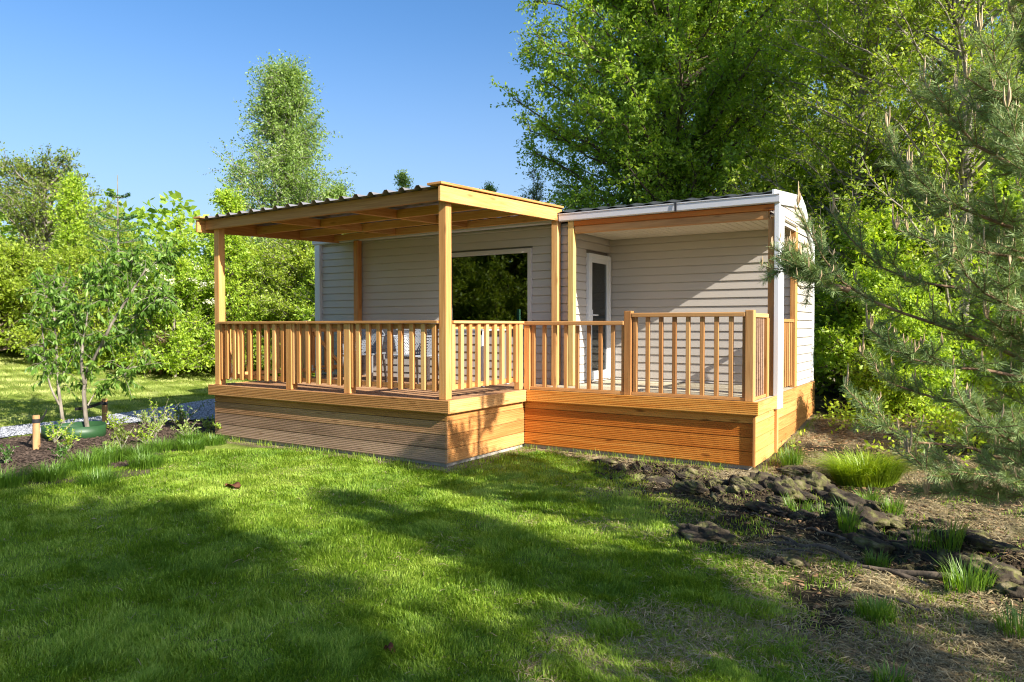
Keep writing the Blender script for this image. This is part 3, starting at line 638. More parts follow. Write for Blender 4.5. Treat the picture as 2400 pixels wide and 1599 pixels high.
# ------------------------------------------------------------------ furniture on the deck
tb = empty('garden_table', (-1.4, 1.95, 0), 'white framed garden table standing on the deck before the window', 'table')
TX0, TX1, TY0, TY1 = -2.13, -.66, 1.60, 2.28
g = G(); g.box(TX0, TX1, TY0, TY1, .728, .752, .004); g.mk('table_top', M['lgrey'], tb)
g = G(); g.box(TX0+.01, TX1-.01, TY0+.012, TY0+.04, .675, .727); g.box(TX0+.01, TX1-.01, TY1-.04, TY1-.012, .675, .727); g.mk('table_frame', M['tablem'], tb)
for x in (TX0+.012, TX1-.075):
    for y in (TY0+.012, TY1-.075): g = G(); g.box(x, x+.06, y, y+.06, .0, .726, .003); g.mk('leg', M['tablem'], tb)
def lattice(g, S_, nu, nv, hole=.62, th=.006):
    """S_(u,v)->3d. diamond lattice with real openings"""
    for i in range(nu):
        for j in range(2*nv+1):
            cu = (i + (.5 if j % 2 else 0))/nu; cv = j/(2*nv)
            D_ = [(cu-.5/nu, cv), (cu, cv-.5/nv), (cu+.5/nu, cv), (cu, cv+.5/nv)]
            if min(d[0] for d in D_) < -.001 or max(d[0] for d in D_) > 1.001: continue
            D_ = [(a, min(max(b, 0), 1)) for a, b in D_]
            c = np.array([cu, cv]); inn = [tuple(c+(np.array(d)-c)*hole) for d in D_]
            o = [S_(*d) for d in D_]; n_ = [S_(*d) for d in inn]
            g.add(o+n_, [(k, (k+1) % 4, 4+(k+1) % 4, 4+k) for k in range(4)], .5)
def chair(x, y, ang, label):
    t = empty('garden_chair', (x, y, 0), label, 'chair', 'woven plastic garden chairs on the deck')
    ca, sa = math.cos(ang), math.sin(ang)
    def P(a, b, c): return np.array([x+a*ca-b*sa, y+a*sa+b*ca, c])
    def shell(u, v):   # u 0..1 from one arm front round the back to the other; v 0 seat level..1 rim
        th = math.pi*(u*1.16-.08); e = math.sin(th); rim = .66 + (.80-.66)*max(0, e)**3
        r1 = .24+.05*v; xx = -r1*math.cos(th)*1.02; yy = -(.23+.05*v)*math.sin(th) + .04
        if th < 0 or th > math.pi: yy += .04
        return P(xx, yy, .41+(rim-.41)*v)
    g = G(); lattice(g, shell, 34, 7); o = g.mk('backrest', M['chair'], t)
    md = o.modifiers.new('thick', 'SOLIDIFY'); md.thickness = .008
    g = G(); g.tube([shell(u, 1.0) for u in np.linspace(0, 1, 30)], .013, 8); g.mk('rim', M['chair'], t, smooth=True)
    def seat(u, v): return P((u-.5)*.46, -.20+v*.45, .42-.02*math.sin(math.pi*u)+.0)
    g = G(); lattice(g, seat, 14, 7); o = g.mk('seat', M['chair'], t); md = o.modifiers.new('thick', 'SOLIDIFY'); md.thickness = .012
    g = G(); g.tube([P(-.23, -.2, .41), P(-.23, .25, .41), P(.23, .25, .41), P(.23, -.2, .41), P(-.22, -.2, .41)], .012, 8); g.mk('seat_frame', M['chair'], t)
    for a, b in ((-1, 1), (1, 1), (-1, -1), (1, -1)):
        g = G(); g.tube([P(a*.21, b*.20+.02, .41), P(a*.235, b*.25+.02, .0)], [.020, .015], 10); g.mk('leg', M['lgrey'], t, smooth=True)
    return t
chair(-2.45, 1.30, math.radians(200), 'grey woven plastic chair at the left end of the table')
chair(-1.45, 1.22, math.radians(170), 'grey woven plastic chair tucked in behind the front pergola post')
g = G()
for k in range(9): g.tube([(-3.15+.05*k, 1.12, .006), (-3.13+.05*k, 1.40, .006)], .006, 5)
for k in range(6): g.tube([(-3.17, 1.13+.05*k, .010), (-2.70, 1.13+.05*k, .010)], .006, 5)
tag(g.mk('door_mat', M['mat']), 'dark open-weave mat lying on the deck boards behind the railing', 'mat')

# ------------------------------------------------------------------ vegetation generators
def tube_batch(P, R, sides=3):
    n, k, _ = P.shape; d = norm(P[:, -1]-P[:, 0]); ref = np.where(np.abs(d[:, 2:3]) < .8, np.array([[0, 0, 1.]]), np.array([[1., 0, 0]]))
    a = norm(np.cross(d, ref)); b = np.cross(d, a); an = np.arange(sides)*2*np.pi/sides
    ring = np.cos(an)[None, :, None]*a[:, None]+np.sin(an)[None, :, None]*b[:, None]
    V = P[:, :, None, :]+R[:, :, None, None]*ring[:, None]
    base = np.arange(n*k*sides).reshape(n, k, sides); nx_ = np.roll(base, -1, 2)
    Fq = np.stack([base[:, :-1], nx_[:, :-1], nx_[:, 1:], base[:, 1:]], -1).reshape(-1, 4)
    return V.reshape(-1, 3), Fq
def merge(parts):
    Vs, Fs, o = [], [], 0
    for v, f in parts: Vs.append(v); Fs.append(f+o); o += len(v)
    return np.concatenate(Vs), Fs
def leaf_quads(P, D, Ln, Wd, rng, up=.55):
    n = len(P); Nn = norm(rng.normal(size=(n, 3))*(1-up)+np.array([0, 0, 1.])*up); Sd = norm(np.cross(D, Nn)+1e-6)
    L_ = Ln[:, None]; W_ = Wd[:, None]; mid = P+D*L_*.45
    V = np.stack([P, mid+Sd*W_, P+D*L_, mid-Sd*W_], 1).reshape(-1, 3)
    return V, np.arange(4*n).reshape(n, 4)
def bez(A, B, Cc, k):
    t = np.linspace(0, 1, k)[None, :, None]; return (1-t)**2*A[:, None]+2*t*(1-t)*B[:, None]+t*t*Cc[:, None]
def tree(name, x, y, H, R, env, label, cat='tree', leaf='beech', bark='grey', cb=.2, nl=60, tw=30, twl=.5, lpt=16, ls=.07, lw=.5, droop=.0, upb=.2, lean=(0, 0), stems=1, tr=.12, seed=0, group=None, slope=.7, sp=.55, z0=None, ragged=.25, mul=1.0):
    rng = np.random.default_rng(seed*101+11)
    zb = float(T(x, y)) if z0 is None else z0
    root = empty(name, (x, y, zb), label, cat, group); base = np.array([x, y, zb])
    # stems
    st = []
    for s in range(stems):
        a = rng.random()*6.28; off = (0 if stems == 1 else R*.16)*np.array([math.cos(a), math.sin(a)])
        top = base+np.array([lean[0]*H+off[0], lean[1]*H+off[1], H*(.96 if s == 0 else rng.uniform(.75, .92))])
        k = 9; tt = np.linspace(0, 1, k)[:, None]; pts = base+(top-base)*tt; pts[:, :2] += (fbm(tt*3+s*7, tt*0+seed, 2)-.5)*R*.12*np.sin(tt*3.1)
        st.append(pts)
    nt_ = nl; h = cb+(1-cb)*rng.random(nt_)**.85; si = rng.integers(0, stems, nt_)
    az = np.arange(nt_)*2.39996+rng.normal(size=nt_)*.3; e = np.array([env((q-cb)/(1-cb)) for q in h])
    rr = R*e*(1-ragged*rng.random(nt_))*np.where(rng.random(nt_) < .3, rng.uniform(.35, .8, nt_), 1)
    def sp_at(si_, hh):
        out = np.zeros((len(hh), 3))
        for s in range(stems):
            m_ = si_ == s; f_ = np.clip(hh[m_]/(st[s][-1, 2]-zb), 0, 1)*8; i0 = np.minimum(f_.astype(int), 7); fr = (f_-i0)[:, None]
            out[m_] = st[s][i0]*(1-fr)+st[s][i0+1]*fr
        return out
    hb = np.maximum(h*H-rr*slope, H*.06+.02); A = sp_at(si, hb); Ct = sp_at(si, h*H)
    tip = np.stack([Ct[:, 0]+rr*np.cos(az), Ct[:, 1]+rr*np.sin(az), zb+h*H+rng.normal(size=nt_)*.1*R*.5], 1)
    midp = A*.45+tip*.55; midp[:, 2] += (tip[:, 2]-A[:, 2])*.12-droop*rr*.15; tip[:, 2] -= droop*rr*.25
    LB = bez(A, midp, tip, 7); LB[:, 1:-1] += rng.normal(size=(nt_, 5, 3))*.03*R*.5
    lr = (.010+.010*rr)[:, None]*np.linspace(1, .25, 7)[None]*mul
    # twigs
    m = nt_*tw; li = np.repeat(np.arange(nt_), tw); t = 1-sp*1.4*rng.random(m)**1.3; t = np.clip(t, .12, 1)*6; i0 = np.minimum(t.astype(int), 5); fr = (t-i0)[:, None]
    tb_ = LB[li, i0]*(1-fr)+LB[li, i0+1]*fr; ld = norm(LB[li, i0+1]-LB[li, i0])
    td = norm(ld*.7+rng.normal(size=(m, 3))*.62+np.array([0, 0, upb-droop*.9])); tl = twl*(.4+.8*rng.random(m))
    te = tb_+td*tl[:, None]; te[:, 2] -= droop*tl*.35; tm = tb_+td*tl[:, None]*.55
    TP = np.stack([tb_, tm, te], 1)
    TR = np.repeat(np.array([[.0045, .003, .0012]]), m, 0)*max(.8, ls/.06)
    # leaves
    q = m*lpt; ti = np.repeat(np.arange(m), lpt); f = np.clip(.12+.92*rng.random(q), 0, 1)[:, None]
    P0 = np.where(f < .5, TP[ti, 0]*(1-2*f)+TP[ti, 1]*2*f, TP[ti, 1]*(2-2*f)+TP[ti, 2]*(2*f-1)); P0 = P0+rng.normal(size=(q, 3))*ls*.5
    D = norm(td[ti]*.55+rng.normal(size=(q, 3))*.7-np.array([0, 0, .15+droop]))
    Ln = ls*(.6+.7*rng.random(q)); V, Fq = leaf_quads(P0, D, Ln, Ln*lw*.5, rng)
    clump = np.repeat(rng.random(nt_), tw*lpt); rnd = np.clip(.25*clump+.75*rng.random(q), 0, 1)
    fast_mesh('crown', V, Fq, np.repeat(rnd, 4), LF[leaf], root)
    SP = np.array(st); SR = np.repeat((tr*np.linspace(1, .12, 9))[None], stems, 0)*(1 if stems == 1 else .7)
    Vw, Fw = merge([tube_batch(SP, SR, 9), tube_batch(LB, lr, 5), tube_batch(TP, TR, 3)])
    fast_mesh('trunk', Vw, Fw, np.zeros(len(Vw)), BK[bark], root, smooth=True)
    return root
def copytree(src, x, y, rz, s, label, group=None, cat=None):
    r = src.copy(); C.objects.link(r); r.location = (x, y, float(T(x, y))); r.rotation_euler = (0, 0, rz); r.scale = (s, s, s*random.uniform(.92, 1.1))
    r['label'] = label
    if group: r['group'] = group
    elif 'group' in r: del r['group']
    if cat: r['category'] = cat
    for ch in src.children: c = ch.copy(); C.objects.link(c); c.parent = r
    return r
egg = lambda t: max(.12, math.sin(math.pi*min(1, .12+.80*t))**.7) if t < 1 else .1
cone = lambda t: max(.06, (1-t)**.8)*min(1, .45+2.5*t)
bell = lambda t: max(.08, (1-t**1.6))*min(1, .7+t*2)
dome = lambda t: math.sqrt(max(.02, 1-(t*.97)**2.2))
colm = lambda t: max(.15, min(1, (1-t)*2.2))*.9

# big trees behind the cabin
tree('beech_tree', -1.0, 10.4, 11.4, 4.1, lambda t: max(.25, math.sin(math.pi*(.20+.66*t))**.7), 'huge bright green beech with spreading sprays rising behind the cabin roof', leaf='beech', bark='brown', cb=.20, nl=290, tw=38, twl=.62, lpt=24, ls=.088, upb=.05, tr=.22, seed=1, slope=.55, ragged=.35)
tree('willow_tree', 1.75, 12.6, 10.6, 3.3, egg, 'pale green willow-like tree between the big beech and the bare-limbed oaks', leaf='pale', bark='grey', cb=.15, nl=150, tw=32, twl=.5, lpt=20, ls=.085, lw=.38, upb=.35, tr=.14, seed=2)
tree('oak_tree', 2.9, 7.8, 9.6, 2.4, dome, 'yellow-green young oak with grey branches just right of the cabin gable', leaf='yellow', bark='grey', cb=.12, nl=150, tw=26, twl=.45, lpt=16, ls=.07, upb=.35, tr=.10, seed=3, mul=.75)
tree('oak_tree', 4.5, 7.2, 10.5, 2.8, dome, 'tall sparse tree with thick grey trunk showing through the pine', leaf='yellow', bark='grey', cb=.18, nl=140, tw=26, twl=.45, lpt=15, ls=.07, upb=.35, tr=.17, seed=4, lean=(-.02, .0), mul=.8)
tree('birch_tree', -12.8, 8.8, 8.5, 3.0, lambda t: max(.10, (1-t)**.72)*min(1, .9+t), 'tall airy birch standing above the wood left of the pergola', leaf='birch', bark='birch', cb=.14, nl=170, tw=28, twl=.9, lpt=20, ls=.08, droop=.25, upb=.35, tr=.11, seed=35, stems=1, slope=1.1, ragged=.6)
tree('birch_tree', -11.0, 9.2, 5.3, 1.9, bell, 'lower drooping birch leaning right of the tall birch, over the corrugated roof', leaf='birch', bark='birch', cb=.1, nl=110, tw=26, twl=.5, lpt=18, ls=.075, droop=.4, tr=.07, seed=6, slope=.8)
tree('ash_tree', -21.3, 6.0, 5.9, 2.3, egg, 'half-bare olive leaved tree at the far left edge against the sky', leaf='olive', bark='grey', cb=.15, nl=110, tw=20, twl=.55, lpt=13, ls=.095, upb=.35, tr=.13, seed=7, mul=1.8)
tree('maple_tree', -14.6, 3.6, 4.4, .85, cone, 'slim pointed light green tree left of the little fir', leaf='bright', bark='grey', cb=.1, nl=60, tw=22, twl=.35, lpt=14, ls=.08, upb=.4, seed=8, tr=.05)
tree('elder_bush', -11.3, 4.2, 2.75, 1.35, dome, 'rounded elder bush carrying flat cream flower heads', 'bush', leaf='bright', bark='grey', cb=.08, nl=70, tw=24, twl=.35, lpt=16, ls=.08, seed=9, tr=.05)
tree('sapling_tree', -12.1, 4.9, 3.7, .42, cone, 'thin pale sapling tip poking above the elder, nearer the fir', leaf='bright', cb=.3, nl=26, tw=14, twl=.25, lpt=10, ls=.08, upb=.5, seed=10, tr=.03)
tree('sapling_tree', -11.5, 5.4, 3.75, .5, cone, 'thin pale sapling tip poking above the elder, nearer the pergola', leaf='bright', cb=.3, nl=30, tw=14, twl=.25, lpt=10, ls=.08, upb=.5, seed=12, tr=.03)
tree('wild_cherry', -10.6, 5.2, 4.4, 1.05, lambda t: max(.15, (1-t)**.7), 'dark leaved young tree at the left corner of the pergola roof', leaf='bright', bark='brown', cb=.1, nl=70, tw=22, twl=.35, lpt=14, ls=.075, upb=.3, seed=13, tr=.05)
tree('hazel_bush', -9.7, 6.6, 3.7, 1.5, dome, 'dense sunlit hazel seen under the pergola roof beside the left roof post', 'bush', leaf='yellow', bark='grey', cb=.04, nl=110, tw=26, twl=.4, lpt=18, ls=.07, seed=14, tr=.06)
tree('hazel_bush', -8.0, 6.9, 3.9, 1.5, dome, 'dense leafy hazel rising directly left of the white cabin corner', 'bush', leaf='bright', bark='grey', cb=.04, nl=110, tw=26, twl=.4, lpt=18, ls=.07, seed=15, tr=.06)
tree('hornbeam_bush', -14.4, 1.6, 2.7, 1.5, dome, 'low yellow-green hornbeam at the left edge of the photograph above the meadow', 'bush', leaf='yellow', bark='brown', cb=.03, nl=90, tw=26, twl=.4, lpt=18, ls=.085, seed=16, tr=.05)
pb = tree('hornbeam_bush', -12.9, 3.0, 2.6, 1.45, dome, 'yellow-green hornbeam directly behind the staked sapling', 'bush', leaf='yellow', bark='brown', cb=.03, nl=90, tw=26, twl=.4, lpt=18, ls=.08, seed=17, tr=.05)
tree('thorn_bush', -11.7, 4.1, 1.5, 1.0, dome, 'tangled brownish bush with dead twigs at the foot of the elder', 'bush', leaf='olive', bark='pine', cb=.02, nl=60, tw=24, twl=.35, lpt=4, ls=.06, seed=18, tr=.04, mul=1.4)
# fir
def fir(x, y, H, label):
    rng = np.random.default_rng(55); zb = float(T(x, y)); root = empty('fir_tree', (x, y, zb), label, 'tree')
    LB = []; 
    for h in np.concatenate([np.arange(.3, H*.78, .30), [H*.88]]):
        n = 8 if h < H*.8 else 6; ln = (H-h)*.40+.08
        for q in range(n):
            a = q*6.28/n+rng.random()*.6; l = ln*rng.uniform(.75, 1.1); A = np.array([x, y, zb+h]); B = A+np.array([math.cos(a)*l, math.sin(a)*l, l*.28])
            LB.append([A, (A+B)/2-np.array([0, 0, .03]), B])
    LB = np.array(LB); n = len(LB); 
    P = []; D = []
    cnt = 130; li = np.repeat(np.arange(n), cnt); t = rng.random(n*cnt)[:, None]**.7
    Pn = np.where(t < .5, LB[li, 0]*(1-2*t)+LB[li, 1]*2*t, LB[li, 1]*(2-2*t)+LB[li, 2]*(2*t-1))
    ld = norm(LB[li, 2]-LB[li, 0]); side = norm(np.cross(ld, np.array([0, 0, 1.])))*np.sign(rng.normal(size=(len(li), 1)))
    bl = np.linalg.norm(LB[li, 2]-LB[li, 0], axis=1, keepdims=True); out = side*rng.random((len(li), 1))*bl*.38*(1.05-t)
    Pn = Pn+out+ld*np.abs(out).sum(1, keepdims=True)*.5; Dn = norm(ld*.6+side*.6+rng.normal(size=(len(li), 3))*.35)
    Ln = .05*(.7+.6*rng.random(len(li))); V, Fq = leaf_quads(Pn, Dn, Ln, Ln*.13+.004, rng)
    fast_mesh('crown', V, Fq, np.repeat(rng.random(len(Ln)), 4), LF['fir'], root)
    Vw, Fw = merge([tube_batch(np.array([[[x, y, zb], [x, y, zb+H*.5], [x, y, zb+H]]]), np.array([[.05, .03, .008]]), 7), tube_batch(LB, np.repeat([[.01, .007, .003]], n, 0), 4)])
    fast_mesh('trunk', Vw, Fw, np.zeros(len(Vw)), BK['grey'], root)
fir(-13.9, 4.35, 4.75, 'small dark fir with layered branches and a bare leader against the sky')
# flower heads of the elder
rng = np.random.default_rng(5); V = []; 
eo = [o for o in C.objects if o.name.startswith('elder_bush')][0]
n = 46; th = rng.random(n)*6.28; ph = rng.random(n)*1.2; cs = np.stack([np.cos(th)*np.sin(ph)*1.42, np.sin(th)*np.sin(ph)*1.42, 1.0+np.cos(ph)*1.78], 1)+wpos(eo)
P0 = np.repeat(cs, 40, 0); a = rng.random(n*40)*6.28; rr = np.sqrt(rng.random(n*40))*.085; P0 = P0+np.stack([np.cos(a)*rr, np.sin(a)*rr, rng.normal(size=n*40)*.028], 1)
Vv, Fv = leaf_quads(P0, norm(rng.normal(size=P0.shape)), np.full(len(P0), .034), np.full(len(P0), .016), rng, up=.0)
fast_mesh('flower_heads', Vv, Fv, np.repeat(rng.random(len(P0)), 4), LF['flower'], eo)
# copies of the generic bushes filling the wood
wood_spots = [(-11.6, 6.9, .3, 1.25, 'hornbeam thicket under the birch, left of the roof post'), (-10.0, 8.6, 1.7, 1.5, 'taller hornbeam under the birch, right of the roof post'), (-7.4, 8.8, 2.9, 1.45, 'hornbeam just behind the left cabin corner'),
 (-16.2, 3.8, 4.0, 1.0, 'hornbeam behind the slim pointed tree'), (-16.4, 1.4, 5.1, 1.0, 'second hornbeam row at the left picture edge'), (-15.6, -.6, .9, 1.0, 'hornbeam cut by the left picture edge'), (-13.4, 5.8, 2.2, .92, 'hornbeam behind the fir'),
 (-17.8, 6.2, 3.3, 1.15, 'hornbeam below the half-bare tree')]
for x, y, rz_, s, lb in wood_spots: copytree(pb, x, y, rz_, s, lb, 'hornbeam bushes of the hedge at the left', 'bush')
# slim tips above the pergola
sa = tree('alder_tree', -11.2, 12.3, 6.3, .9, cone, 'narrow alder tip above the corrugated roof, nearest the birch', leaf='birch', cb=.3, nl=50, tw=20, twl=.3, lpt=12, ls=.07, upb=.4, seed=21, tr=.05, group='narrow treetops above the pergola')
copytree(sa, -7.9, 12.4, 2.0, .86, 'narrow alder tip above the sloping pergola fascia, the middle one', 'narrow treetops above the pergola')
tree('sapling_tree', -5.7, 11.4, 6.0, .95, cone, 'sparse twiggy tree tip between the alders and the big beech', leaf='olive', cb=.4, nl=50, tw=16, twl=.3, lpt=5, ls=.06, upb=.4, seed=22, tr=.05)
# right hand wood
mb = tree('maple_bush', 3.35, 6.6, 2.7, 1.15, dome, 'bright green leafy bush just right of the cabin end wall', 'bush', leaf='bright', bark='brown', cb=.03, nl=80, tw=24, twl=.35, lpt=16, ls=.085, seed=23, tr=.04)
for x, y, rz_, s, lb in [(4.9, 7.8, 1.1, 1.15, 'bright leafy bush behind the middle of the pine'), (4.0, 8.6, 2.3, 1.5, 'tall leafy bush behind the oak trunks'), (5.3, 9.6, 4.0, 1.7, 'leafy bush behind the right edge of the pine'), (2.6, 9.0, 5.0, 1.5, 'leafy bush deep behind the cabin gable'), (5.4, 3.6, .4, .6, 'low leafy bush at the foot of the pine'), (3.9, 5.3, 3.3, .62, 'low bright bush between the cabin end and the pine')]:
    copytree(mb, x, y, rz_, s, lb, 'leafy bushes in the wood at the right', 'bush')
tree('maple_tree', 5.6, 12.4, 10.2, 2.2, dome, 'yellow-leaved maple behind the top of the pine', leaf='yellow', bark='grey', cb=.3, nl=60, tw=20, twl=.45, lpt=14, ls=.09, upb=.3, tr=.12, seed=24)
ok = tree('oak_tree', 4.0, 16.5, 11.5, 3.4, dome, 'darker oak deep in the wood behind the yellow maple', leaf='beech', bark='brown', cb=.1, nl=110, tw=26, twl=.6, lpt=16, ls=.10, upb=.2, tr=.2, seed=25)
copytree(ok, -2.5, 16.0, 2.0, .9, 'darker oak deep in the wood behind the huge beech')
copytree(ok, -13.5, -9.5, 1.0, .62, 'round oak mirrored in the cabin window, beyond the left picture edge', 'oaks beyond the lawn mirrored in the window')
copytree(ok, -8.6, -11.6, 3.0, .60, 'round oak mirrored in the cabin window, nearer the camera', 'oaks beyond the lawn mirrored in the window')
copytree(ok, -17.5, -14.5, 5.0, .8, 'big oak mirrored in the cabin window, farthest away', 'oaks beyond the lawn mirrored in the window')
for i, (x, y, s) in enumerate([(-9.6, -6.6, 1.5), (-7.6, -8.4, 1.5), (-5.6, -9.6, 1.5), (-11.8, -6.0, 1.6), (-9.6, -9.8, 1.9), (-3.6, -10.6, 1.5), (-12.6, -8.6, 1.9), (-6.6, -12.0, 2.1)]):
    copytree(pb, x, y, i*1.3, s, 'tall hornbeam of the hedge that is mirrored in the cabin window', 'hornbeam hedge mirrored in the window', 'bush')
g = G(); g.box(-6.05, -5.97, -6.0, -5.92, -.75, 1.25, .004); tag(g.mk('marker_post', plain('mint_paint', (.16, .42, .27), .5)), 'mint green marker post mirrored in the cabin window', 'post')

# far wood closing the horizon
rng = np.random.default_rng(77); n = 90000
az = rng.uniform(-2.2, 1.0, n); dd = rng.uniform(30, 44, n); hh = rng.random(n)**.8*(3.6+1.6*vnoise(az*14, az*0)+1.0*vnoise(az*50, az*0)); px = 4.7+np.sin(az)*dd; py = -6.2+np.cos(az)*dd
P0 = np.stack([px, py, T(px, py)+hh], 1); Vv, Fv = leaf_quads(P0, norm(rng.normal(size=P0.shape)), rng.uniform(.2, .42, n), rng.uniform(.07, .15, n), rng)
tag(fast_mesh('treeline', Vv, Fv, np.repeat(rng.random(n), 4), LF['beech']), kind='stuff')

# ------------------------------------------------------------------ trees outside the frame that throw the shade on the lawn
sh = tree('alder_tree', 11.2, -6.3, 8.6, 1.9, dome, 'tall alder outside the picture at the right, shading the lower left lawn', leaf='beech', bark='brown', cb=.58, nl=58, tw=26, twl=.5, lpt=14, ls=.11, upb=.1, tr=.14, seed=31, group='alders outside the picture at the right', ragged=.3)
def scaled(o, xy, z): o.scale = (xy, xy, z)
scaled(copytree(sh, 9.75, -3.40, 1.0, .7, 'slender alder outside the picture at the right, shading the middle of the lawn', 'alders outside the picture at the right'), .30, .66)
scaled(copytree(sh, 14.8, -6.9, 2.2, 1.1, 'tall alder outside the picture farther right', 'alders outside the picture at the right'), .9, 1.12)
scaled(copytree(sh, 8.4, -3.35, 5.0, .4, 'low alder outside the picture at the right, shading the bare soil', 'alders outside the picture at the right'), .50, .40)

# ------------------------------------------------------------------ pine at the right
def pine():
    rng = np.random.default_rng(99); tx, ty = 5.62, -.45; zb = float(T(tx, ty))
    root = empty('pine_tree', (tx, ty, zb), 'young Scots pine with upright beige candles reaching in from the right edge', 'tree')
    B = PINE_B
    lines = []
    for b in B:
        pts = [np.array(p, float) for p in b]
        if abs(pts[0][0]-5.02) < .06: pts = [np.array([tx, ty, pts[0][2]-.22])]+pts
        # resample
        seg = np.array(pts); L_ = np.concatenate([[0], np.cumsum(np.linalg.norm(np.diff(seg, axis=0), axis=1))]); t = np.linspace(0, L_[-1], 14)
        lines.append(np.stack([np.interp(t, L_, seg[:, i]) for i in range(3)], 1))
    for k in range(6):
        z = .0+2.5*k/5+rng.uniform(-.1, .1); ex = rng.uniform(4.45, 4.95); ey = rng.uniform(-1.5, -.5)-(.2 if z < 1 else 0); A = np.array([tx, ty, z-.25]); Cq = np.array([ex, ey, z+.25]); Bq = (A+Cq)/2-np.array([0, 0, .12])
        t = np.linspace(0, 1, 14)[:, None]; lines.append((1-t)**2*A+2*t*(1-t)*Bq+t*t*Cq)
    # extra branches filling the crown, off-frame and behind
    for k in range(16):
        a = rng.uniform(0, 6.28); l = rng.uniform(.8, 1.3); z = rng.uniform(-.3, 3.0); l *= max(.35, 1-max(0, z-.5)/3.6)
        A = np.array([tx, ty, z]); Bq = A+np.array([math.cos(a)*l, math.sin(a)*l, .35*l]); Cq = A+np.array([math.cos(a)*l*1.15, math.sin(a)*l*1.15, .8*l])
        if (Cq[0] < 5.0 and Cq[1] < -.6) or (z < 1.5 and Cq[1] > -.35 and rng.random() < .8): continue
        t = np.linspace(0, 1, 14)[:, None]; lines.append((1-t)**2*A+2*t*(1-t)*Bq+t*t*Cq)
    main = np.array(lines); shoots = []
    for Lq in main:
        nn = len(Lq); tot = np.linalg.norm(np.diff(Lq, axis=0), axis=1).sum()
        shoots.append((Lq[-5:], .0))
        for f in np.arange(.20, .97, .048):
            i = int(f*(nn-1)); p0 = Lq[i]; d = norm((Lq[i+1]-Lq[i])[None])[0]
            for sgn in (-1, 1):
                if rng.random() < .12: continue
                sd = norm(np.cross(d, [0, 0, 1.])[None])[0]*sgn; l = rng.uniform(.13, .34)*(1.15-f*.5)
                v = norm((d*.75+sd*rng.uniform(.4, .9)+np.array([0, 0, rng.uniform(-.25, .45)])+rng.normal(size=3)*.2)[None])[0]
                t = np.linspace(0, 1, 5)[:, None]; shoots.append((p0+v*l*t+np.array([0, 0, .10*l])*t*t*2, 1))
                if l > .2:
                    for s2 in (-1, 1):
                        v2 = norm((v*.7+np.cross(v, [0, 0, 1.])*s2*.7+rng.normal(size=3)*.25)[None])[0]; q0 = p0+v*l*.5; shoots.append((q0+v2*l*.55*t, 1))
    SH = np.array([s[0] for s in shoots]); n = len(SH); ln = np.linalg.norm(np.diff(SH, axis=1), axis=2).sum(1)
    cnt = (ln*620).astype(int)+24; li = np.repeat(np.arange(n), cnt); t = (.04+.96*rng.random(len(li)))*4; i0 = np.minimum(t.astype(int), 3); fr = (t-i0)[:, None]
    P0 = SH[li, i0]*(1-fr)+SH[li, i0+1]*fr; d = norm(SH[li, i0+1]-SH[li, i0]); r_ = rng.normal(size=d.shape); side = norm(r_-d*(r_*d).sum(1, keepdims=True))
    D = norm(d*rng.uniform(.5, 1.1, (len(li), 1))+side); Ln = rng.uniform(.040, .064, len(li)); W_ = norm(np.cross(D, rng.normal(size=D.shape)))*.0011
    V = np.stack([P0-W_, P0+W_, P0+D*Ln[:, None]*.9+W_*.6, P0+D*Ln[:, None]*.9-W_*.6], 1).reshape(-1, 3)
    fast_mesh('needles', V, np.arange(len(V)).reshape(-1, 4), np.repeat(rng.random(len(Ln)), 4), LF['pine'], root)
    nm = len(main); Vw, Fw = merge([tube_batch(np.array([[[tx, ty, zb-.1], [tx-.03, ty, 1.2], [tx, ty+.03, 3.4]]]), np.array([[.08, .06, .02]]), 10),
        tube_batch(main, np.repeat(np.linspace(.019, .004, 14)[None], nm, 0), 6), tube_batch(SH, np.repeat(np.array([[.0036, .003, .003, .0026, .002]]), n, 0), 4)])
    fast_mesh('trunk', Vw, Fw, np.zeros(len(Vw)), BK['pine'], root, smooth=True)
    # candles: upright new shoots at branch tips, small cones along shoots
    CP = []; CR = []
    for k in range(nm):
        tip = main[k][-1]
        for q in range(rng.integers(4, 8)):
            a = rng.random()*6.28; l = rng.uniform(.05, .12) if q else .15; o = np.array([math.cos(a), math.sin(a), 0])*.016
            CP.append([tip+o*.3, tip+o+np.array([0, 0, l*.5]), tip+o*1.1+np.array([0, 0, l])]); CR.append([.0045, .006, .0022])
    for k in range(n):
        if rng.random() < .40:
            tip = SH[k][-1]
            for q in range(rng.integers(1, 4)):
                o = np.append(rng.normal(size=2)*.008, 0); l = rng.uniform(.02, .07); CP.append([tip, tip+o+np.array([0, 0, l*.5]), tip+o+np.array([0, 0, l])]); CR.append([.0035, .0045, .0015])
    Vc, Fc = tube_batch(np.array(CP), np.array(CR), 6); o = fast_mesh('shoot_candles', Vc, Fc, np.full(len(Vc), .5), LF['candle'], root, smooth=True); o['kind'] = 'stuff'
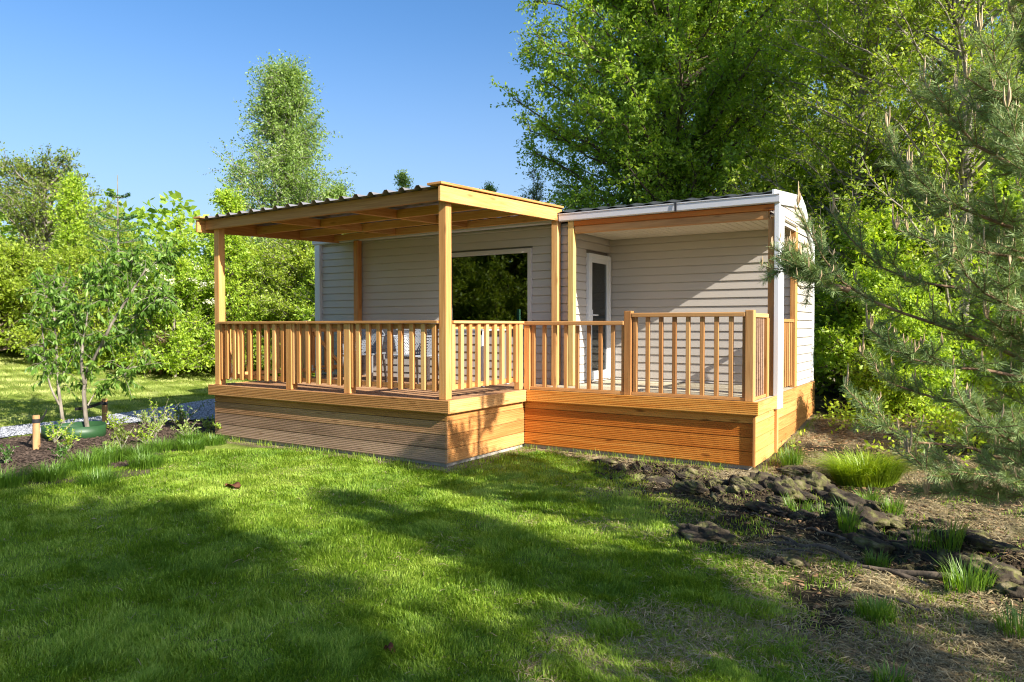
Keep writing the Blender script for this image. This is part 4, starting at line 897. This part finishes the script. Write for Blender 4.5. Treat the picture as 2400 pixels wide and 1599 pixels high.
PINE_B = [[(5.03,-0.53,0.54),(4.76,-0.82,0.7),(4.52,-0.97,0.8),(4.26,-1.13,0.9),(4.03,-1.15,1.02),(3.84,-1.15,1.28),(3.71,-1.11,1.59)],
[(4.03,-1.15,1.02),(3.86,-1.26,1.08),(3.72,-1.35,1.19)],
[(5.0,-0.76,1.65),(4.81,-0.88,1.81),(4.69,-0.95,1.88),(4.54,-1.04,2.08),(4.42,-1.11,2.27)],
[(4.99,-1.0,1.88),(4.86,-1.07,2.13),(4.78,-1.12,2.27),(4.7,-1.17,2.48)],
[(5.04,-0.27,1.26),(4.75,-0.33,1.38),(4.48,-0.38,1.57),(4.27,-0.39,1.82),(4.16,-0.33,2.2)],
[(5.01,-0.51,1.91),(4.74,-0.56,2.12),(4.58,-0.54,2.34)],
[(5.07,-0.14,0.92),(4.81,-0.31,1.01),(4.49,-0.39,1.07),(4.17,-0.35,1.17),(3.92,-0.38,1.43),(3.82,-0.44,1.61)],
[(5.02,-0.87,1.31),(4.79,-1.02,1.41),(4.53,-1.18,1.53),(4.36,-1.28,1.71)],
[(5.02,-1.01,0.47),(4.8,-1.15,0.54),(4.59,-1.28,0.56),(4.38,-1.41,0.61),(4.19,-1.53,0.78)],
[(5.04,-0.77,0.19),(4.8,-0.92,0.3),(4.54,-0.97,0.34),(4.27,-1.13,0.44),(4.1,-1.12,0.62)],
[(5.03,-1.02,0.0),(4.8,-1.16,0.05),(4.64,-1.27,0.12),(4.43,-1.4,0.12),(4.24,-1.51,0.25),(4.07,-1.5,0.43)],
[(5.02,-1.27,-0.05),(4.86,-1.37,-0.01),(4.68,-1.48,-0.01),(4.5,-1.59,-0.01),(4.4,-1.65,0.11)],
[(5.0,-1.51,0.28),(4.88,-1.58,0.23),(4.73,-1.67,0.28),(4.6,-1.75,0.43)],
[(5.01,-0.86,2.21),(4.92,-0.91,2.46),(4.86,-0.94,2.63)],
[(4.99,-1.36,1.49),(4.91,-1.41,1.67),(4.83,-1.45,1.96)],
[(5.0,-1.37,0.81),(4.86,-1.46,0.9),(4.71,-1.55,0.99),(4.59,-1.62,1.17)],
[(5.01,-1.12,1.14),(4.87,-1.21,1.19),(4.69,-1.33,1.21),(4.5,-1.44,1.26),(4.31,-1.44,1.35)],
[(5.04,-0.9,-0.19),(4.85,-1.02,-0.19),(4.64,-1.15,-0.17),(4.47,-1.26,-0.19)]]
pine()

# ------------------------------------------------------------------ planting bed at the left
def sapling():
    rng = np.random.default_rng(42); bx, by = -5.93, -.80; zb = float(T(bx, by))
    root = empty('young_tree', (bx, by, zb), 'young two-stemmed tree with drooping leaves tied between round stakes', 'tree')
    r_ = np.array([.845, .535, 0.]); k = 1/1718*10.3    # metres per photo pixel in a plane facing the lawn
    def W(u, v, dp=0): q = np.array([4.7056, -6.1758, .8])+ (10.3+dp)*(np.array([-.5347, .8448, -.0213])+r_*(u-1200)/1718+np.array([0, 0, 1.])*(799.5-v)/1718); return q
    skel = [([(205,1018),(197,960),(195,900),(203,870),(228,830),(262,760),(300,700),(345,630)], .035), ([(197,900),(190,860),(196,790),(215,700),(228,620)], .022), ([(150,1022),(142,960),(135,900),(133,820),(128,740),(130,640)], .026),
            ([(138,950),(120,915),(110,880),(105,830),(102,790),(95,740)], .016), ([(262,760),(300,752),(320,740),(385,700)], .012), ([(205,950),(222,920),(262,895),(310,868),(352,850)], .011), ([(135,900),(150,870),(168,840),(180,790),(175,700)], .013),
            ([(228,830),(260,800),(300,790),(320,775)], .009), ([(215,700),(240,650),(262,590)], .012), ([(196,790),(160,740),(150,660)], .010), ([(345,630),(380,610),(400,600)], .009), ([(345,700),(372,690),(398,700)], .009), ([(128,740),(110,690),(95,650)], .009), ([(300,700),(310,640),(315,590)], .010), ([(262,760),(250,690),(275,640)], .010)]
    LN = []; RD = []
    for pts, rad in skel:
        dp = np.cumsum(rng.normal(size=len(pts))*.10); P = np.array([W(u, v, d) for (u, v), d in zip(pts, dp)])
        if pts[0][1] > 1000: P[0][2] = zb-.02
        L_ = np.concatenate([[0], np.cumsum(np.linalg.norm(np.diff(P, axis=0), axis=1))]); t = np.linspace(0, L_[-1], 10); LN.append(np.stack([np.interp(t, L_, P[:, i]) for i in range(3)], 1)); RD.append(np.linspace(rad, rad*.35, 10))
    LN = np.array(LN); RD = np.array(RD)
    tw = []; 
    for Lq in LN:
        for q in range(42):
            f = rng.uniform(.26, 1.0)*9; i = min(int(f), 8); p0 = Lq[i]+(Lq[i+1]-Lq[i])*(f-i); d = norm((Lq[i+1]-Lq[i]+rng.normal(size=3)*.10)[None])[0]
            v = norm((d*.4+rng.normal(size=3)*.6+np.array([0, 0, .25]))[None])[0]; l = rng.uniform(.12, .38); 
            if p0[2] < -.1: l *= .5
            tw.append([p0, p0+v*l*.6, p0+v*l-np.array([0, 0, .04])])
    tw = np.array(tw); m = len(tw); lp = 12; ti = np.repeat(np.arange(m), lp); f = (.25+.75*rng.random(m*lp))[:, None]; P0 = tw[ti, 0]*(1-f)+tw[ti, 2]*f
    D = norm(rng.normal(size=P0.shape)*.55+norm(tw[ti, 2]-tw[ti, 0])*.3-np.array([0, 0, .75])); Ln = rng.uniform(.05, .105, len(P0))
    Nn = norm(rng.normal(size=P0.shape)); Sd = norm(np.cross(D, Nn)); W_ = Ln[:, None]*.17
    a = P0; b = P0+D*Ln[:, None]*.35; c = P0+D*Ln[:, None]*.72+np.array([0, 0, -.006]); e = P0+D*Ln[:, None]+np.array([0, 0, -.014])
    V = np.stack([a, b+Sd*W_, c+Sd*W_*.7, e, c-Sd*W_*.7, b-Sd*W_], 1).reshape(-1, 3); bb = (np.arange(len(P0))*6)[:, None]
    Fq = np.concatenate([bb+np.array([[0, 1, 2, 3]]), bb+np.array([[0, 3, 4, 5]])])
    fast_mesh('crown', V, Fq, np.repeat(rng.random(len(P0)), 6), LF['sapling'], root)
    Vw, Fw = merge([tube_batch(LN, RD, 7), tube_batch(tw, np.repeat([[.004, .003, .0015]], m, 0), 3)]); fast_mesh('trunk', Vw, Fw, np.zeros(len(Vw)), BK['grey'], root, smooth=True)
    return W
Wf = sapling()
for i, (x, y, h, lb) in enumerate([(-5.06, -1.70, .42, 'round timber stake with black strap, nearer the lawn left of the green ring'), (-6.60, -.02, .40, 'round timber stake with black strap behind the green ring')]):
    zb = float(T(x, y)); t = empty('tree_stake', (x, y, zb), lb, 'stake', 'stakes tying the young tree')
    g = G(); g.tube([(x, y, zb-.05), (x, y, zb+h-.006), (x, y, zb+h)], [.040, .040, .035], 16); g.mk('pole', BK['pole'], t, smooth=True)
    g = G(); g.tube([(x, y, zb+h-.095), (x, y, zb+h-.045)], .0425, 16); g.mk('strap_loop', M['black'], t, smooth=True)
def strap(A, B, label):
    A = np.array(A); B = np.array(B); g = G(); n = 8
    pts = [A+(B-A)*k/n+np.array([0, 0, -.02*math.sin(math.pi*k/n)]) for k in range(n+1)]; V = []
    d = norm((B-A)[None])[0]; s = norm(np.cross(d, [0, 0, 1.])[None])[0]*.003
    for p_ in pts: V += [p_+[0, 0, .022]+s, p_-[0, 0, .022]+s, p_-[0, 0, .022]-s, p_+[0, 0, .022]-s]
    g.add(V, [(4*k+i, 4*k+(i+1) % 4, 4*k+4+(i+1) % 4, 4*k+4+i) for k in range(n) for i in range(4)]); tag(g.mk('tree_strap', M['black']), label, 'strap', 'black straps between stakes and stems')
zt = float(T(-5.06, -1.7))+.35
strap((-5.05, -1.66, zt), (-6.18, -1.05, zt-.0), 'black strap from the near stake to the left stem'); strap((-5.95, -.79, zt), (-6.58, -.06, zt+.0), 'black strap from the right stem to the rear stake')
# green root barrier ring
g = G(); n = 28; V = []; cx, cy = -5.72, -.92; 
for k in range(n):
    a = 6.2832*k/n
    rx, ry = .37, .30; ux, uy = rx*math.cos(a), ry*math.sin(a)
    X_ = cx+ux*.535*.2+ (ux*.55 - uy*.83); Y_ = cy+(ux*.83+uy*.55)
    zb = float(T(X_, Y_)); V += [(X_, Y_, zb-.03), (X_, Y_, zb+.165+.012*math.sin(2*a))]
g.add(V, [(2*k, (2*k+2) % (2*n), (2*k+3) % (2*n), 2*k+1) for k in range(n)]); o = g.mk('root_barrier', M['greenp'], smooth=True); md = o.modifiers.new('thick', 'SOLIDIFY'); md.thickness = .006
tag(o, 'green plastic ring standing round the stems of the young tree', 'planter ring')

def plantlet(x, y, h, label, leaf='bright', seed=0, ls=.05, n=7):
    rng = np.random.default_rng(seed+900); zb = float(T(x, y)); root = empty('bed_plant', (x, y, zb), label, 'plant', 'small shrubs planted in the bed')
    b = np.array([x, y, zb]); A = np.repeat(b[None], n, 0); tip = b+np.stack([rng.normal(size=n)*h*.38, rng.normal(size=n)*h*.38, h*rng.uniform(.6, 1.05, n)], 1); LB = bez(A, (A+tip)/2+np.array([0, 0, h*.12]), tip, 5)
    lp = 22; li = np.repeat(np.arange(n), lp); t = (.2+.8*rng.random(n*lp))*4; i0 = np.minimum(t.astype(int), 3); fr = (t-i0)[:, None]; P0 = LB[li, i0]*(1-fr)+LB[li, i0+1]*fr
    D = norm(rng.normal(size=P0.shape)+np.array([0, 0, .35])); Ln = ls*(.6+.8*rng.random(len(P0))); V, Fq = leaf_quads(P0, D, Ln, Ln*.22, rng)
    fast_mesh('foliage', V, Fq, np.repeat(rng.random(len(P0)), 4), LF[leaf], root); Vw, Fw = tube_batch(LB, np.repeat([np.linspace(.006, .002, 5)], n, 0), 4); fast_mesh('stem', Vw, Fw, np.zeros(len(Vw)), BK['grey'], root)
PL = [(-5.15,-.05,.55,'tall loose shrublet in the middle of the bed, right of the rear stake','bright'),(-5.55,.62,.42,'upright shrublet beside the gravel near the deck corner','dark'),(-5.0,.95,.5,'dark upright shrublet closest to the deck corner','dark'),(-4.75,-.35,.30,'spreading light green shrublet before the deck corner','pale'),(-4.35,-.15,.26,'low silvery shrublet nearest the skirting of the deck','pale'),
 (-4.6,-1.55,.30,'small shrublet at the foot of the near stake','bright'),(-4.15,-1.15,.32,'pinkish twiggy shrublet in front of the green ring','olive'),(-5.7,-2.1,.36,'leafy shrublet left of the near stake','bright'),(-4.9,-2.6,.34,'pale shrublet at the left edge of the bed','pale'),(-4.3,-2.35,.22,'small dark rosette shrublet between bed and lawn','dark'),(-5.9,-.25,.3,'shrublet behind the green ring','bright'),(-6.0,.25,.3,'shrublet by the gravel edge right of the stake','pale')]
PL += [(-4.55,.35,.24,'low grey-green shrublet beside the left end of the skirting','pale'),(-4.3,-.75,.26,'spreading shrublet between the ring and the deck corner','bright'),(-4.7,-.85,.24,'low shrublet right of the green ring','olive'),(-3.85,-1.45,.2,'tiny shrublet on the mulch before the ring','pale'),(-5.35,-1.35,.34,'leafy shrublet rising in front of the green ring','bright'),(-5.3,.35,.3,'shrublet on the mulch right of the rear stake','olive'),(-4.05,-1.9,.2,'tiny dark shrublet at the mulch edge below the near stake','dark'),(-3.95,.15,.28,'tall-stemmed seedling against the left end of the skirting','bright')]
for i, (x, y, h, lb, lf) in enumerate(PL): plantlet(x, y, h*.85, lb, lf, i, n=9, ls=.042)

# ------------------------------------------------------------------ grass tufts
def blades(B, H_, W_, dirs, bend, rnd):
    """B [n,3], H_ [n], dirs [n,2] lean direction, bend [n]"""
    n = len(B); lean = np.stack([dirs[:, 0], dirs[:, 1], np.zeros(n)], 1); up = np.array([0, 0, 1.])
    s = np.stack([-dirs[:, 1], dirs[:, 0], np.zeros(n)], 1)*W_[:, None]*.5
    p1 = B+up*(H_*.55)[:, None]+lean*(H_*bend*.28)[:, None]; p2 = B+up*(H_*(1-.28*bend))[:, None]+lean*(H_*bend*.85)[:, None]
    V = np.stack([B-s, B+s, p1+s*.8, p1-s*.8, p2], 1).reshape(-1, 3); b = (np.arange(n)*5)[:, None]
    return V, [b+np.array([[0, 1, 2, 3]]), b+np.array([[3, 2, 4]])], np.repeat(rnd, 5)
def tuft(x, y, r, h, n, label, mat='tuft', seed=0, w=.006, bend=.7, group='grass tufts'):
    rng = np.random.default_rng(seed+300); a = rng.random(n)*6.28; q = np.sqrt(rng.random(n))*r*.45; B = np.stack([x+np.cos(a)*q, y+np.sin(a)*q], 1); B = np.column_stack([B, T(B[:, 0], B[:, 1])-.01])
    a2 = a+rng.normal(size=n)*.5; V, F_, rd = blades(B, h*(.5+.6*rng.random(n)), np.full(n, w)*(.6+.8*rng.random(n)), np.stack([np.cos(a2), np.sin(a2)], 1), bend*(.3+rng.random(n)), rng.random(n))
    o = fast_mesh('grass_tuft', V, F_, rd, LF[mat]); tag(o, label, 'grass tuft', group)
tuft(3.82, 1.62, .58, .38, 2300, 'large bright lime grass clump beyond the mossy stones, right of the deck', 'lime', 1, .0075, 1.15)
tuft(3.05, 2.0, .26, .26, 260, 'small grass tuft beside the right corner of the deck skirting', 'tuft', 2, .005, .5)
for i, (x, y, r, h, n, lb) in enumerate([(3.50,.14,.24,.24,110,'fresh green tuft between the mossy stones, nearest the deck'),(3.66,.30,.20,.28,90,'taller pale-tipped tuft behind the stones'),(3.93,-.36,.16,.24,120,'short bright tuft in the middle of the stones'),(4.20,-.28,.08,.26,26,'thin upright tuft growing from the dark hollow'),
  (4.40,-.52,.16,.26,60,'loose tuft right of the dark hollow'),(4.56,-.55,.2,.28,110,'wide bladed tuft nearest the pine'),(4.28,-1.95,.2,.13,380,'dense dark tuft on the shaded bare soil'),(4.18,-.92,.16,.12,160,'small tuft behind the long root'),(3.95,.75,.2,.18,140,'tuft in the dry hollow left of the lime clump foot'),(4.68,-1.25,.25,.22,180,'leggy tuft beside the big stone at the right edge'),(4.42,-2.75,.16,.12,120,'tuft on the bare soil at the bottom edge'),(4.15,.55,.2,.16,120,'tuft at the foot of the lime clump'),(4.9,-1.9,.2,.16,150,'tuft at the right picture edge below the big stone')]):
    tuft(x, y, r, h, n, lb, 'tuft', 10+i, .0055, .55, 'grass tufts among the mossy stones')
for i, (x, y, r, h, lb) in enumerate([(-3.05,-2.5,.34,.16,'dark tuft left of the bare red soil'),(-3.3,-2.0,.4,.18,'broad tuft between bed and red soil'),(-3.5,-1.65,.36,.17,'tuft at the bed edge in front of the ring'),(-3.4,-1.42,.3,.14,'tuft just right of the ring front'),(-2.4,-2.38,.34,.14,'tuft on the lawn before the red soil'),(-2.8,-1.65,.30,.15,'tuft at the right end of the red soil'),(-3.65,-.98,.36,.15,'tuft between ring and deck on the bed edge'),(-3.4,-.72,.30,.13,'tuft on the lawn halfway to the deck corner'),(-3.05,-2.95,.42,.17,'tuft at the left picture edge'),(-3.95,-.35,.3,.14,'tuft closest to the deck corner'),(-3.55,-.30,.3,.12,'pale tuft in front of the deck corner')]):
    tuft(x, y, r*1.15, h*1.35, 520, lb, 'tuft', 40+i, .006, .9, 'grass tufts along the edge of the bed')

# ------------------------------------------------------------------ lawn
def flat_straw(x, y, L_, w, rng, z=.004):
    n = len(x); a = rng.normal(size=n)*.9+fbm(x*2, y*2)*6; dz = rng.normal(size=n)*.16; d = np.stack([np.cos(a), np.sin(a), dz], 1)*L_[:, None]*.5; s = np.stack([-np.sin(a), np.cos(a), rng.normal(size=n)*.3], 1)*w[:, None]*.5
    c = np.column_stack([x, y, T(x, y)+z+np.abs(dz)*L_*.5+.006*rng.random(n)]); b = np.column_stack([rng.normal(size=(n, 2))*L_[:, None]*.05, np.abs(rng.normal(size=n))*L_*.10])
    V = np.stack([c-d-s, c-d+s, c+b+s, c+b-s, c+d+s*.3, c+d-s*.3], 1).reshape(-1, 3); k = (np.arange(n)*6)[:, None]
    return V, [np.concatenate([k+np.array([[0, 1, 2, 3]]), k+np.array([[3, 2, 4, 5]])])], np.repeat(rng.random(n), 6)
def base_weeds():
    rng = np.random.default_rng(71); P = []
    for (x0, y0, x1, y1, n) in ((-4.05, .03, -.05, .03, 900), (.03, .08, .03, 1.55, 260), (.05, 1.60, 2.75, 1.60, 620), (2.80, 1.66, 2.83, 4.9, 500)):
        t = rng.random(n); t = (t*7).astype(int)/7+rng.normal(size=n)*.035; nx_, ny_ = (y1-y0), -(x1-x0); l = math.hypot(nx_, ny_); w = np.abs(rng.normal(size=n))*.05+.01; P.append(np.column_stack([x0+(x1-x0)*t+nx_/l*w, y0+(y1-y0)*t+ny_/l*w]))
    P = np.vstack(P); n = len(P); a = rng.random(n)*6.28
    V, F_, rd = blades(np.column_stack([P, T(P[:, 0], P[:, 1])-.005]), .03+.09*rng.random(n)**2, np.full(n, .0045), np.stack([np.cos(a), np.sin(a)], 1), .2+1.0*rng.random(n), rng.random(n))
    tag(fast_mesh('grass', V, F_, rd, LF['grass']), kind='stuff')
base_weeds()
def lawn():
    rng = np.random.default_rng(11)
    cx, cy = 4.7, -6.2; n = 1900000
    # radial density: fine short blades near the viewer's lawn, sparser and wider further out
    d = 1.6*(9.6/1.6)**rng.random(n); a = rng.uniform(-1.30, .12, n); x = cx+np.sin(a)*d; y = cy+np.cos(a)*d
    keep = rng.random(n) < np.clip((d/9.6)**.0, 0, 1)
    l_, m_, s_, so1 = masks(x, y)
    dens = np.maximum(l_, .16*sst(.45, .6, fbm(x*3.3+5, y*3.3+7)))*(1-m_)*(1-.75*s_); dens = dens*(.55+.6*sst(.3, .6, fbm(x*2.5, y*2.5)))
    dens = dens*np.where((x > -4.1) & (x < 0.0) & (y > .02), 0, 1)*np.where((x > -.05) & (y > 1.6), 0, 1)
    keep = (rng.random(n) < dens*.5); x, y, d = x[keep], y[keep], d[keep]; n = len(x)
    pat = fbm(x*1.3+50, y*1.3); pat2 = fbm(x*5, y*5, 3); h = (.018+.026*sst(.38, .7, pat2)+.012*rng.random(n)); w = .0022+.0011*d*.55
    a = fbm(x*3+8, y*3)*12+rng.normal(size=n)*1.0; rnd = np.clip((pat-.5)*1.3+(fbm(x*4+3, y*4+7, 2)-.5)*.7+.42+rng.normal(size=n)*.24, 0, 1)
    V, F_, rd = blades(np.column_stack([x, y, T(x, y)-.003]), h*(.7+.6*rng.random(n)), w, np.stack([np.cos(a), np.sin(a)], 1), .2+.9*rng.random(n), rnd)
    tag(fast_mesh('lawn_grass', V, F_, rd, LF['grass']), kind='stuff')
    # dry straw: flat blades on bare soil and thin in the lawn
    n = 420000; d = 1.6*(13/1.6)**rng.random(n); a = rng.uniform(-1.25, .12, n); x = cx+np.sin(a)*d; y = cy+np.cos(a)*d
    l_, m_, s_, so1 = masks(x, y); dp = sst(.42, .6, fbm(x*1.1+40, y*1.1)); dl = sst(.52, .68, fbm(x*.9+70, y*.9+20))*sst(1.5, 3.5, x+.5*fbm(x, y))
    dp = dp*(1-.85*stripf(x, y)); dens = (so1*(.10+.85*dp)+(1-so1)*(.012+.85*dl))*(1-m_); dens *= np.where((x > -4.1) & (x < 0.0) & (y > .02), 0, 1)*np.where((x > -.05) & (x < 2.85) & (y > 1.6), 0, 1)
    keep = rng.random(n) < dens; x, y, d = x[keep], y[keep], d[keep]; n = len(x); a = rng.random(n)*6.28
    V, F_, rd = flat_straw(x, y, .022+.045*rng.random(n), .0016+.0006*d, rng)
    tag(fast_mesh('dry_grass', V, F_, rd, LF['straw']), kind='stuff')
    # meadow beyond the path
    n = 260000; x = rng.uniform(-22, -6.8, n); y = rng.uniform(-7, 14, n); keep = ~inpoly(x, y, PATH) & (x < -7.3); x, y = x[keep], y[keep]; n = len(x)
    pt = fbm(x*.9, y*.9); V, F_, rd = blades(np.column_stack([x, y, T(x, y)-.01]), .03+.045*rng.random(n), np.full(n, .012), np.stack([np.cos(x*9), np.sin(y*9)], 1), .3+.8*rng.random(n), np.clip((pt-.5)*1.5+.55+rng.normal(size=n)*.2, 0, 1))
    tag(fast_mesh('meadow_grass', V, F_, rd, LF['meadow']), kind='stuff')
    # sparse green undergrowth at the right, below the trees
    n = 26000; x = rng.uniform(2.9, 8, n); y = rng.uniform(2.2, 9, n); keep = rng.random(n) < sst(.4, .6, fbm(x*1.5, y*1.5))*sst(2.2, 5, y); x, y = x[keep], y[keep]; n = len(x)
    P0 = np.column_stack([x, y, T(x, y)+.02+.30*rng.random(n)**2]); V, Fq = leaf_quads(P0, norm(rng.normal(size=P0.shape)), np.full(n, .07), np.full(n, .02), rng)
    tag(fast_mesh('undergrowth', V, Fq, np.repeat(rng.random(n), 4), LF['bright']), kind='stuff')
lawn()

# ------------------------------------------------------------------ stones, roots, small things on the ground
def lump(x, y, r, hz, label, seed, group=None, elong=1.3, rot=0.0, name='mossy_stone', mat=None, sink=.35):
    rng = np.random.default_rng(seed+500); nu, nv = 44, 24; V = []
    for j in range(nv+1):
        ph = math.pi*j/nv
        for i in range(nu):
            th = 6.2832*i/nu; V.append((math.sin(ph)*math.cos(th), math.sin(ph)*math.sin(th), math.cos(ph)))
    V = np.array(V); o = rng.random(3)*40
    dsp = 1+.9*(fbm(V[:, 0]*1.6+o[0]+V[:, 2], V[:, 1]*1.6+o[1], 3)-.5)+.6*(fbm(V[:, 1]*4+o[2], V[:, 2]*4+o[0]+V[:, 0]*2, 3)-.5)+.30*(fbm(V[:, 0]*9+o[1]+V[:, 2]*5, V[:, 1]*9+V[:, 2]*7+o[2], 3)-.5)
    V = V*dsp[:, None]*np.array([r*elong, r, hz]); c, s = math.cos(rot), math.sin(rot); V = np.column_stack([V[:, 0]*c-V[:, 1]*s, V[:, 0]*s+V[:, 1]*c, V[:, 2]])+np.array([x, y, float(T(x, y))+hz*(1-2*sink)*.6])
    idx = np.arange((nv+1)*nu).reshape(nv+1, nu); Fq = np.stack([idx[:-1], np.roll(idx, -1, 1)[:-1], np.roll(idx, -1, 1)[1:], idx[1:]], -1).reshape(-1, 4)
    return tag(fast_mesh(name, V, Fq, np.full(len(V), rng.random()), mat or M['lump'], smooth=True), label, 'stone', group)
ST = [(4.76,-.98,.13,.10,'big brown mossy stone at the right end of the long root',1.7,2.3),(4.93,-1.28,.09,.06,'mossy stone cut by the right picture edge, below the big stone',1.4,.3),(3.95,.02,.13,.08,'rounded mossy stone on the rim of the dark hollow',1.4,.2),(4.02,-.28,.12,.07,'long low mossy stone under the rounded one',1.7,-.5),(4.25,-.18,.11,.07,'mossy stone in the dark hollow',1.3,.4),(4.05,-.50,.10,.06,'flat mossy stone below the bright tuft',1.8,-.4),
      (2.32,.22,.11,.07,'left yellowish mossy stone of the pair at the lawn edge',1.5,-.3),(2.55,.26,.10,.06,'right yellowish mossy stone of the pair at the lawn edge',1.5,-.3),(2.95,1.0,.14,.12,'dark upright mossy stone before the deck corner',1.3,.5),(3.25,.62,.13,.09,'pale ridged mossy stone in the middle',1.6,-.6),(3.45,1.0,.13,.10,'mossy stone leaning at the foot of the lime clump',1.5,.3),(3.75,.70,.15,.09,'long sloping mossy stone right of the middle',2.0,-.7),(2.62,.95,.10,.06,'small yellow-mossed stone near the deck skirting',1.4,.2),
      (1.30,1.08,.07,.04,'tiny yellow-mossed stone on the lawn near the inner corner',1.6,.2),(2.10,.55,.09,.05,'dark earthy stone at the left tip of the strip',1.5,.4),(2.45,.62,.09,.05,'dark rounded stone behind the yellowish pair',1.3,-.2),(3.55,-.02,.08,.04,'small dark stone right of the fresh tuft',1.4,.1),(3.10,-1.0,.14,.07,'brown earth clod at the left end of the roots',1.5,-.4),(3.72,-1.32,.07,.04,'little clod below the long root',1.3,.2),(4.42,-.02,.16,.08,'dark mossy stone behind the hollow',1.8,-.3),(3.15,1.75,.12,.05,'flat mossy stone beside the deck end',1.5,.4)]
for i, (x, y, r, h, lb, el, ro) in enumerate(ST): lump(x, y, r, h, lb, i, 'mossy stones in the rough strip', el, ro)
n = 55; rng = np.random.default_rng(8); q = 0
xy = np.column_stack([rng.uniform(1.5, 4.9, 1500), rng.uniform(-1.3, 1.5, 1500)]); ok_ = (stripf(xy[:, 0], xy[:, 1]) > rng.random(1500)*.8+.25) & ~((xy[:, 0] < 2.85) & (xy[:, 1] > 1.35)); xy = xy[ok_][:90]
for i, (x, y) in enumerate(xy): lump(x, y, rng.uniform(.035, .085), rng.uniform(.025, .05), 'small crumbly soil clod scattered between the mossy stones', 100+i, 'small soil clods between the stones', rng.uniform(1.3, 2.8), -.6+rng.normal()*.4, name='soil_clod')
def root_(pts, r, label):
    P = []; rng = np.random.default_rng(int(abs(pts[0][0])*100)); pts = np.array(pts); L_ = np.concatenate([[0], np.cumsum(np.linalg.norm(np.diff(pts, axis=0), axis=1))]); t = np.linspace(0, L_[-1], 22)
    x = np.interp(t, L_, pts[:, 0])+rng.normal(size=22)*.008; y = np.interp(t, L_, pts[:, 1])+rng.normal(size=22)*.008; z = T(x, y)+r*.6+.012*np.sin(t*9)
    g = G(); g.tube(np.column_stack([x, y, z]), list(np.linspace(r, r*.4, 22)), 8); tag(g.mk('tree_root', BK['brown'], smooth=True), label, 'root', 'roots lying on the bare soil')
root_([(4.72,-1.10),(4.3,-1.05),(3.95,-.98),(3.62,-.86),(3.35,-.80)], .026, 'long brown root running left from the big stone'); root_([(4.50,-1.20),(4.1,-1.12),(3.7,-1.02),(3.52,-.98)], .016, 'thinner root lying just below the long one')
root_([(3.75,-.92),(3.55,-.78),(3.40,-.62),(3.32,-.66)], .014, 'forked pale root tip above the earth clod'); root_([(3.95,-.55),(3.7,-.45),(3.45,-.28),(3.2,-.2)], .013, 'thin root crossing between the tufts')
root_([(4.85,-.62),(4.7,-.9),(4.66,-1.2)], .008, 'curved dry twig hanging by the pine'); root_([(4.55,-1.75),(4.2,-1.62),(3.95,-1.5)], .010, 'pale stick on the shaded soil')
rng = np.random.default_rng(31); q = np.column_stack([rng.uniform(1.3, 5.2, 60000), rng.uniform(-1.8, 1.6, 60000)]); q = q[(stripf(q[:, 0], q[:, 1]) > rng.random(60000)*1.3) & ~((q[:, 0] < 2.85) & (q[:, 1] > 1.55))]
chips('soil_crumbs', q[:15000], .013, .9, M['crumb'], .002, rng, kind='stuff')
q = np.column_stack([rng.uniform(2.8, 7, 40000), rng.uniform(-2.5, 8, 40000)]); q = q[(soilf(q[:, 0], q[:, 1]) > .7) & (rng.random(40000) < .15+.6*sst(1.5, 5, q[:, 1])) & ((q[:, 0] > 2.9))]
chips('leaf_litter', q[:14000], .022, .25, M['litter'], .006, rng, kind='stuff')
# curled brown leaf scraps
def scrap(x, y, r, label, seed):
    rng = np.random.default_rng(seed); nu, nv = 10, 6; V = []
    for i in range(nu):
        for j in range(nv):
            u, v = i/(nu-1)*2-1, j/(nv-1)*2-1; w = (1-u*u)**.5; V.append((x+u*r, y+v*w*r*.5, float(T(x, y))+.02+.02*v*v+.015*math.sin(u*4+seed)+.006*rng.random()))
    idx = np.arange(nu*nv).reshape(nu, nv); Fq = np.stack([idx[:-1, :-1], idx[1:, :-1], idx[1:, 1:], idx[:-1, 1:]], -1).reshape(-1, 4)
    tag(fast_mesh('dead_leaf', np.array(V), Fq, rng.random(nu*nv), M['red']), label, 'leaf')
scrap(-1.13, -1.82, .10, 'crumpled brown scrap on the sunny lawn before the deck', 1); scrap(2.43, -3.64, .035, 'small orange-brown leaf on the shaded lawn at the bottom', 2)
# bare red soil patch at the bed edge
